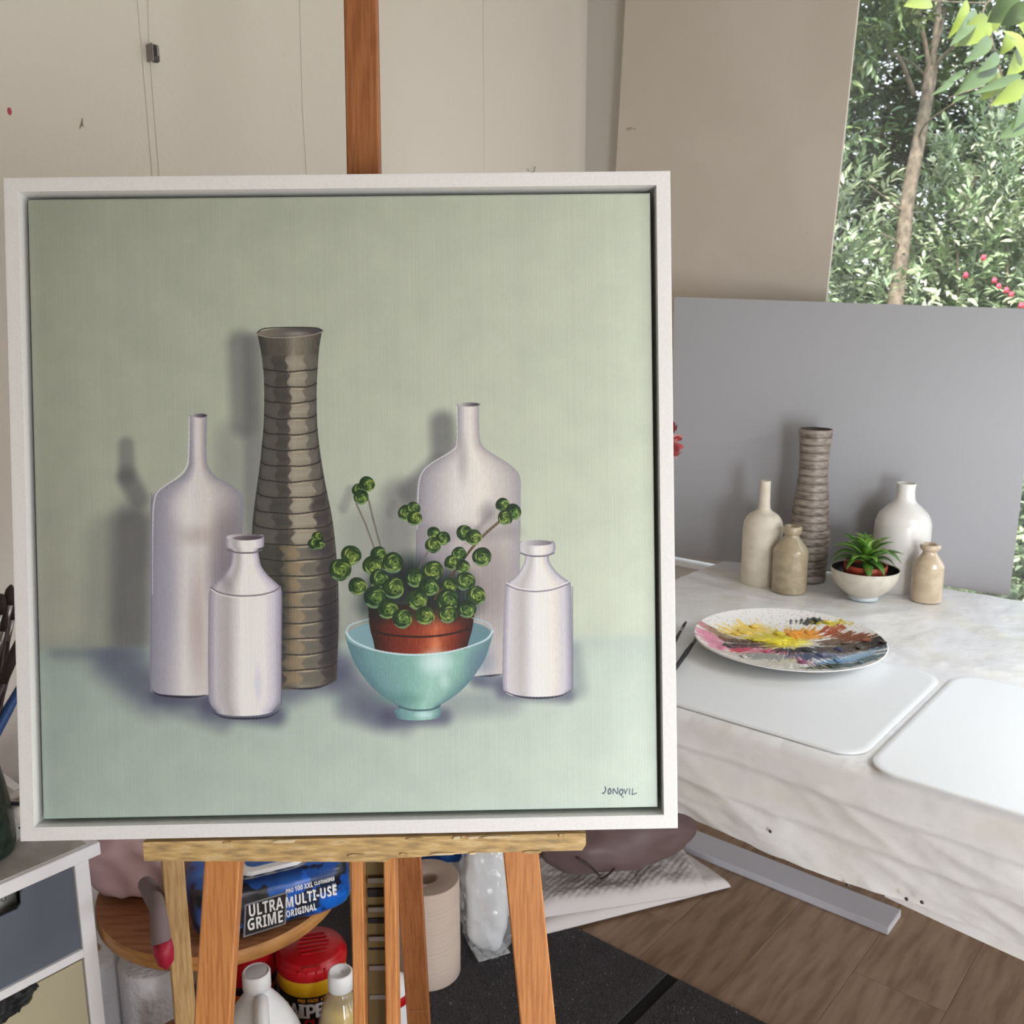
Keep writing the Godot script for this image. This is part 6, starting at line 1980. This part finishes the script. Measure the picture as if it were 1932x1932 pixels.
func build_garden() -> void:
	M.leaf_mesh = leaf_mesh()
	var st := mb()
	box(st, at(Vector3(2, -0.35, -2)), Vector3(40, 0.3, 40))
	struct("ground", done(st), M.soil)
	var gy := -0.2
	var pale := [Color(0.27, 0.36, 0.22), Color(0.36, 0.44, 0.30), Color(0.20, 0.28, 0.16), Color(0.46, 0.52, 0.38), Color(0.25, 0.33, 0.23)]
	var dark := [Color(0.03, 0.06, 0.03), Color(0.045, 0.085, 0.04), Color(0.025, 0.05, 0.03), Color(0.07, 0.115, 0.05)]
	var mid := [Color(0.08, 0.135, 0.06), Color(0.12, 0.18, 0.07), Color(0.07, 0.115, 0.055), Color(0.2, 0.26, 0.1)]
	var list := [
		["shrub", "pale leafy shrub right outside the window at the right edge", "shrub", Vector3(2.35, gy, -3.75), 1.5, [[Vector3(2.35, 0.75, -3.75), Vector3(0.62, 0.95, 0.42), 1.0], [Vector3(1.72, 0.85, -4.35), Vector3(0.4, 0.75, 0.12), 0.28], [Vector3(2.05, 0.4, -3.55), Vector3(0.5, 0.6, 0.35), 0.5]], 1500, 0.05, pale, 1],
		["shrub", "pale green feathery shrub standing left of the bare tree trunk", "shrub", Vector3(1.35, gy, -5.0), 1.9, [[Vector3(1.45, 1.3, -5.05), Vector3(0.55, 1.05, 0.45), 1.0], [Vector3(1.25, 0.6, -4.9), Vector3(0.6, 0.8, 0.45), 0.7]], 2000, 0.055, pale, 2],
		["shrub", "grey-green feathery shrub standing right of the bare tree trunk", "shrub", Vector3(2.5, gy, -5.0), 2.2, [[Vector3(2.5, 1.35, -5.05), Vector3(0.58, 1.15, 0.5), 1.0]], 2000, 0.055, pale, 3],
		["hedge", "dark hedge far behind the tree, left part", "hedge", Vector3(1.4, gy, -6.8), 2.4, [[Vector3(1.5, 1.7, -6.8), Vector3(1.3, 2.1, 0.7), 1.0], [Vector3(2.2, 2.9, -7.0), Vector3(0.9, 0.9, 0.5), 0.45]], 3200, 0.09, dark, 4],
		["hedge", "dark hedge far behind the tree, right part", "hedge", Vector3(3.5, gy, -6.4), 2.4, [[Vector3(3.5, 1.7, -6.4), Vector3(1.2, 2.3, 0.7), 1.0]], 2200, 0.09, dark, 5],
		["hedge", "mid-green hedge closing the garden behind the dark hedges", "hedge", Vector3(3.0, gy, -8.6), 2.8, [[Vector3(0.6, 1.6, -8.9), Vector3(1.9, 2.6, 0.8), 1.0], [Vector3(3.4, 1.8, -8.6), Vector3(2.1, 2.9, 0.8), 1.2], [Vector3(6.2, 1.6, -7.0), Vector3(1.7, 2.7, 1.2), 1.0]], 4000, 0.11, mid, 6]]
	for a in list:
		var s := thing(a[0], a[1], a[2], Transform3D(), "shrubs by the window" if a[0] == "shrub" else "hedges behind the garden")
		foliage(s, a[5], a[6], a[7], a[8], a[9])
		stems(s, a[3], 6, a[4], 0.45, 0.012, a[9] + 50)
		if a[9] == 1:
			rng.seed = 3
			var fl := soft(Vector3(0.016, 0.012, 0.016), 2.0, 0.008, 9.0, 2, 8)
			for p in [Vector3(1.866, 1.604, -3.877), Vector3(1.93, 1.477, -3.799), Vector3(1.926, 1.493, -3.853), Vector3(1.961, 1.418, -3.735), Vector3(1.95, 1.461, -3.796), Vector3(1.796, 1.536, -3.863), Vector3(1.935, 1.517, -3.91)]:
				var o := part("flower", fl, M.flower_red, s)
				o.position = p
	# the bare-trunked tree
	var tr := thing("tree", "slender tree with a bare pale trunk forking near the top of the window", "tree")
	st = mb(true)
	var path: Array = [Vector3(1.828, 1.063, -4.631), Vector3(1.864, 1.466, -4.717), Vector3(1.892, 1.667, -4.76), Vector3(1.92, 1.919, -4.813), Vector3(1.964, 2.146, -4.861), Vector3(2, 2.322, -4.899), Vector3(2.023, 2.46, -4.928), Vector3(2.036, 2.554, -4.948)]
	path.push_front(path[0] + Vector3(-0.06, gy - path[0].y, 0.0))
	tube(st, curve3(path, 3), [0.041, 0.041, 0.0402, 0.0394, 0.0385, 0.0377, 0.0377, 0.0369, 0.0361, 0.0353, 0.0344, 0.0344, 0.0336, 0.0336, 0.0328, 0.032, 0.0312, 0.0303, 0.0295, 0.0295, 0.0295, 0.0303, 0.0312, 0.0295, 0.0246], 14)
	part("trunk", done(st), M.bark, tr)
	var br := [
		[[Vector3(2.036, 2.523, -4.942), Vector3(2.046, 2.612, -4.96), Vector3(2.059, 2.725, -4.984), Vector3(2.072, 2.826, -5.006), Vector3(2.08, 2.977, -5.038), Vector3(2.07, 3.228, -5.091)], 0.019], [[Vector3(2.028, 2.536, -4.944), Vector3(2.013, 2.637, -4.966), Vector3(1.992, 2.737, -4.987), Vector3(1.98, 2.805, -5.001), Vector3(1.961, 3.027, -5.049)], 0.013], [[Vector3(2.036, 2.498, -4.936), Vector3(2.052, 2.573, -4.901), Vector3(2.075, 2.605, -4.857), Vector3(2.098, 2.643, -4.763), Vector3(2.127, 2.709, -4.674)], 0.013],
		[[Vector3(1.951, 2.423, -4.92), Vector3(1.905, 2.486, -4.883), Vector3(1.853, 2.553, -4.846), Vector3(1.823, 2.597, -4.855)], 0.014], [[Vector3(1.998, 2.523, -4.942), Vector3(1.93, 2.556, -4.897), Vector3(1.848, 2.578, -4.851), Vector3(1.798, 2.597, -4.855)], 0.007], [[Vector3(1.969, 2.209, -4.875), Vector3(1.962, 2.265, -4.784), Vector3(1.98, 2.294, -4.688), Vector3(2.007, 2.321, -4.592)], 0.006],
		[[Vector3(1.895, 1.869, -4.802), Vector3(1.778, 1.92, -4.711), Vector3(1.66, 1.969, -4.619)], 0.006], [[Vector3(1.889, 1.692, -4.765), Vector3(1.843, 1.727, -4.721), Vector3(1.748, 1.76, -4.677)], 0.006], [[Vector3(2.045, 2.579, -4.974), Vector3(2.087, 2.688, -5.028), Vector3(2.141, 2.831, -5.109), Vector3(2.157, 3.062, -5.158)], 0.012]]
	for b in br:
		st = mb(true)
		var c: Array = curve3(b[0], 3)
		var rr := []
		for i in c.size():
			rr.append(b[1] * (1.0 - 0.55 * i / c.size()))
		tube(st, c, rr, 8)
		part("branch", done(st), M.bark, tr)
	foliage(tr, [[Vector3(1.95, 3.2, -4.9), Vector3(0.9, 0.5, 0.5), 1.0], [Vector3(1.35, 2.35, -4.9), Vector3(0.30, 0.30, 0.3), 0.25], [Vector3(1.5, 2.8, -4.9), Vector3(0.4, 0.35, 0.3), 0.4]], 600, 0.065, mid, 11)
	# second thin trunk
	var t2 := thing("sapling", "thin leaning brown stem right of the tree trunk, half hidden by shrubs", "sapling")
	st = mb(true)
	var p2: Array = [Vector3(2.136, 0.934, -4.91), Vector3(2.155, 1.47, -5.024), Vector3(2.218, 1.631, -5.059), Vector3(2.287, 1.819, -5.098), Vector3(2.364, 1.98, -5.133), Vector3(2.449, 2.175, -5.225), Vector3(2.518, 2.375, -5.319), Vector3(2.591, 2.618, -5.473)]
	p2.push_front(Vector3(p2[0].x - 0.05, gy, p2[0].z))
	tube(st, curve3(p2, 3), [0.022, 0.022, 0.02, 0.018, 0.016, 0.014, 0.012, 0.01], 8)
	part("trunk", done(st), M.bark, t2)
	# a bough of large heart-shaped leaves close outside the pane
	var bo := thing("leafy_bough", "bough of large bright green leaves hanging outside the window at top right", "bough")
	st = mb(true)
	tube(st, curve3([Vector3(1.752, 2.514, -3.457), Vector3(1.551, 2.381, -3.378), Vector3(1.565, 2.293, -3.359), Vector3(1.586, 2.208, -3.341), Vector3(1.617, 2.106, -3.319)], 4), [0.006, 0.005, 0.004, 0.003], 7)
	part("twig", done(st), M.bark, bo)
	st = mb(true)
	tube(st, curve3([Vector3(1.547, 2.384, -3.379), Vector3(1.447, 2.388, -3.379), Vector3(1.36, 2.391, -3.38)], 4), [0.004, 0.003, 0.002], 6)
	part("twig", done(st), M.bark, bo)
	st = mb(true)
	tube(st, curve3([Vector3(1.635, 2.108, -3.218), Vector3(1.56, 2.103, -3.216), Vector3(1.484, 2.092, -3.214), Vector3(1.383, 2.059, -3.207)], 4), [0.004, 0.003, 0.002], 6)
	part("twig", done(st), M.bark, bo)
	st = mb(true)
	tube(st, curve3([Vector3(1.674, 1.959, -3.135), Vector3(1.618, 2.009, -3.197), Vector3(1.551, 2.034, -3.202)], 4), [0.004, 0.003, 0.002], 6)
	part("twig", done(st), M.bark, bo)
	# base, tip, half width (metres), lit through?
	var leaves := [
		[Vector3(1.3722, 2.3912, -3.3799), Vector3(1.2389, 2.3428, -3.2674), 0.030, true], [Vector3(1.4902, 2.3946, -3.3807), Vector3(1.4013, 2.2534, -3.2995), 0.020, true], [Vector3(1.5196, 2.3607, -3.3735), Vector3(1.385, 2.218, -3.2409), 0.024, false], [Vector3(1.5647, 2.3301, -3.367), Vector3(1.4234, 2.2317, -3.2949), 0.042, true], [Vector3(1.5429, 2.2584, -3.3006), Vector3(1.4287, 2.1655, -3.2297), 0.024, false],
		[Vector3(1.61, 2.3707, -3.2734), Vector3(1.5293, 2.3085, -3.3112), 0.042, false], [Vector3(1.6079, 2.3384, -3.2154), Vector3(1.5495, 2.2837, -3.2549), 0.032, false], [Vector3(1.6029, 2.2962, -3.3598), Vector3(1.6453, 2.1916, -3.2864), 0.034, true], [Vector3(1.5668, 2.205, -3.2892), Vector3(1.4723, 2.1376, -3.2238), 0.020, false], [Vector3(1.5634, 2.1782, -3.2836), Vector3(1.3968, 2.0637, -3.2081), 0.028, false],
		[Vector3(1.461, 2.1549, -3.2786), Vector3(1.3615, 2.0998, -3.2158), 0.011, false], [Vector3(1.4001, 2.1113, -3.2182), Vector3(1.3025, 2.0542, -3.155), 0.010, false], [Vector3(1.502, 2.1615, -3.28), Vector3(1.3934, 2.0407, -3.2032), 0.026, false], [Vector3(1.6184, 2.1277, -3.2217), Vector3(1.4313, 2.0591, -3.156), 0.016, false], [Vector3(1.6284, 2.1031, -3.2165), Vector3(1.489, 2.0235, -3.1484), 0.030, true],
		[Vector3(1.6161, 1.9832, -3.1399), Vector3(1.4865, 1.9146, -3.0742), 0.028, false], [Vector3(1.6636, 2.2249, -3.3446), Vector3(1.5907, 2.1365, -3.2747), 0.034, true], [Vector3(1.5996, 2.0623, -3.1567), Vector3(1.5352, 1.94, -3.0796), 0.026, false], [Vector3(1.6367, 2.3917, -3.4823), Vector3(1.583, 2.3041, -3.4637), 0.030, true], [Vector3(1.6815, 2.3216, -3.4674), Vector3(1.6457, 2.2428, -3.4506), 0.028, true], [Vector3(1.651, 2.1815, -3.4376), Vector3(1.583, 2.0939, -3.419), 0.030, true], [Vector3(1.6725, 2.3917, -3.4823), Vector3(1.7352, 2.3041, -3.4637), 0.03, true]]
	for q in leaves:
		var a: Vector3 = q[0]
		var b: Vector3 = q[1]
		var w: float = q[2]
		var d := b - a
		var x := d.cross(Vector3(0.45, 0.25, 1.0)).normalized()
		var up := x.cross(d).normalized()
		st = mb(true)
		var prev := []
		for i in 9:
			var f := i / 8.0
			var hw := w * pow(sin(PI * pow(clampf(f, 0.0, 1.0), 0.75)), 0.85) if i > 0 and i < 8 else 0.0
			var c := a + d * f + up * (0.012 * sin(PI * f))
			var ring := [c - x * hw + up * hw * 0.3, c, c + x * hw + up * hw * 0.3]
			if i > 0:
				for k in 2:
					quad(st, prev[k], prev[k + 1], ring[k + 1], ring[k])
			prev = ring
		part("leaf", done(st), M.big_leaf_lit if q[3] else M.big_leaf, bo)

# ---------------------------------------------------------------- scene
func _ready() -> void:
	var cam := Camera3D.new()
	cam.name = "camera"
	cam.fov = 56.79
	cam.near = 0.05
	cam.far = 200.0
	cam.position = Vector3(0, 1.4, 0)
	cam.rotation_degrees = Vector3(-12, 0, 0)
	var lens := CameraAttributesPhysical.new()
	lens.frustum_focal_length = 22.2
	lens.frustum_focus_distance = 0.97
	lens.exposure_aperture = 10.0
	lens.frustum_near = 0.05
	lens.frustum_far = 200.0
	cam.attributes = lens
	add_child(cam)
	cam.current = true
	var env := Environment.new()
	env.background_mode = Environment.BG_SKY
	var sky := Sky.new()
	var sm := ProceduralSkyMaterial.new()
	sm.sky_top_color = c8(214, 226, 240)
	sm.sky_horizon_color = c8(242, 244, 246)
	sm.ground_horizon_color = c8(180, 182, 170)
	sm.ground_bottom_color = c8(120, 124, 104)
	sm.sun_angle_max = 1.0
	sky.sky_material = sm
	env.sky = sky
	sm.energy_multiplier = 2.8
	env.tonemap_mode = Environment.TONE_MAPPER_LINEAR
	env.tonemap_exposure = 1.0
	env.sdfgi_enabled = true
	env.ssao_enabled = true
	env.ssil_enabled = true
	var we := WorldEnvironment.new()
	we.name = "environment"
	we.environment = env
	add_child(we)
	# area lights standing in for daylight at the front wall opening and side door
	var day := AreaLight3D.new()
	day.name = "door_daylight"
	day.area_size = Vector2(0.95, 1.25)
	day.transform = room_t(3.75, 0.73, RV - 0.02, 0.0)
	day.light_color = Color(0.97, 0.985, 1.0)
	day.light_energy = 8.0
	day.area_range = 12.0
	day.shadow_enabled = true
	add_child(day)
	var day2 := AreaLight3D.new()
	day2.name = "side_door_daylight"
	day2.area_size = Vector2(2.2, 1.3)
	day2.transform = room_t(RU - 0.02, 0.80, 1.5, 90.0)
	day2.light_color = Color(0.98, 0.99, 1.0)
	day2.light_energy = 2.4
	day2.area_range = 12.0
	day2.shadow_enabled = true
	add_child(day2)
	var panel := AreaLight3D.new()  # added fill light for the table, below the unseen lamp
	panel.name = "added_lamp_light"
	panel.area_size = Vector2(0.6, 0.6)
	panel.transform = Transform3D(Basis(Vector3.UP, deg_to_rad(TURN)) * Basis(Vector3.RIGHT, -PI / 2), room(2.3, RH - 0.937, 0.75))
	panel.light_color = Color(0.97, 0.985, 1.0)
	panel.light_energy = 1.5
	panel.area_range = 12.0
	panel.shadow_enabled = true
	add_child(panel)
	# hazy sun from behind the house: it reaches the garden over the roof
	var sun := DirectionalLight3D.new()
	sun.name = "sun"
	sun.light_energy = 3.8
	sun.light_color = Color(1.0, 0.97, 0.9)
	sun.light_angular_distance = 12.0
	sun.shadow_enabled = true
	sun.transform = Transform3D(Basis.looking_at(Vector3(0.12, -0.86, -0.5)), Vector3(0, 6, 0))
	add_child(sun)
	make_materials()
	M.flower_red = mat(c8(220, 70, 100), 0.6)
	build_room()
	build_garden()
	build_table()
	build_boards()
	build_easel()
	build_painting()
	build_still_life()
	build_palette()
	build_unit()
	build_stand()
	build_bottles()
	build_floor_things()
	build_wall_things()
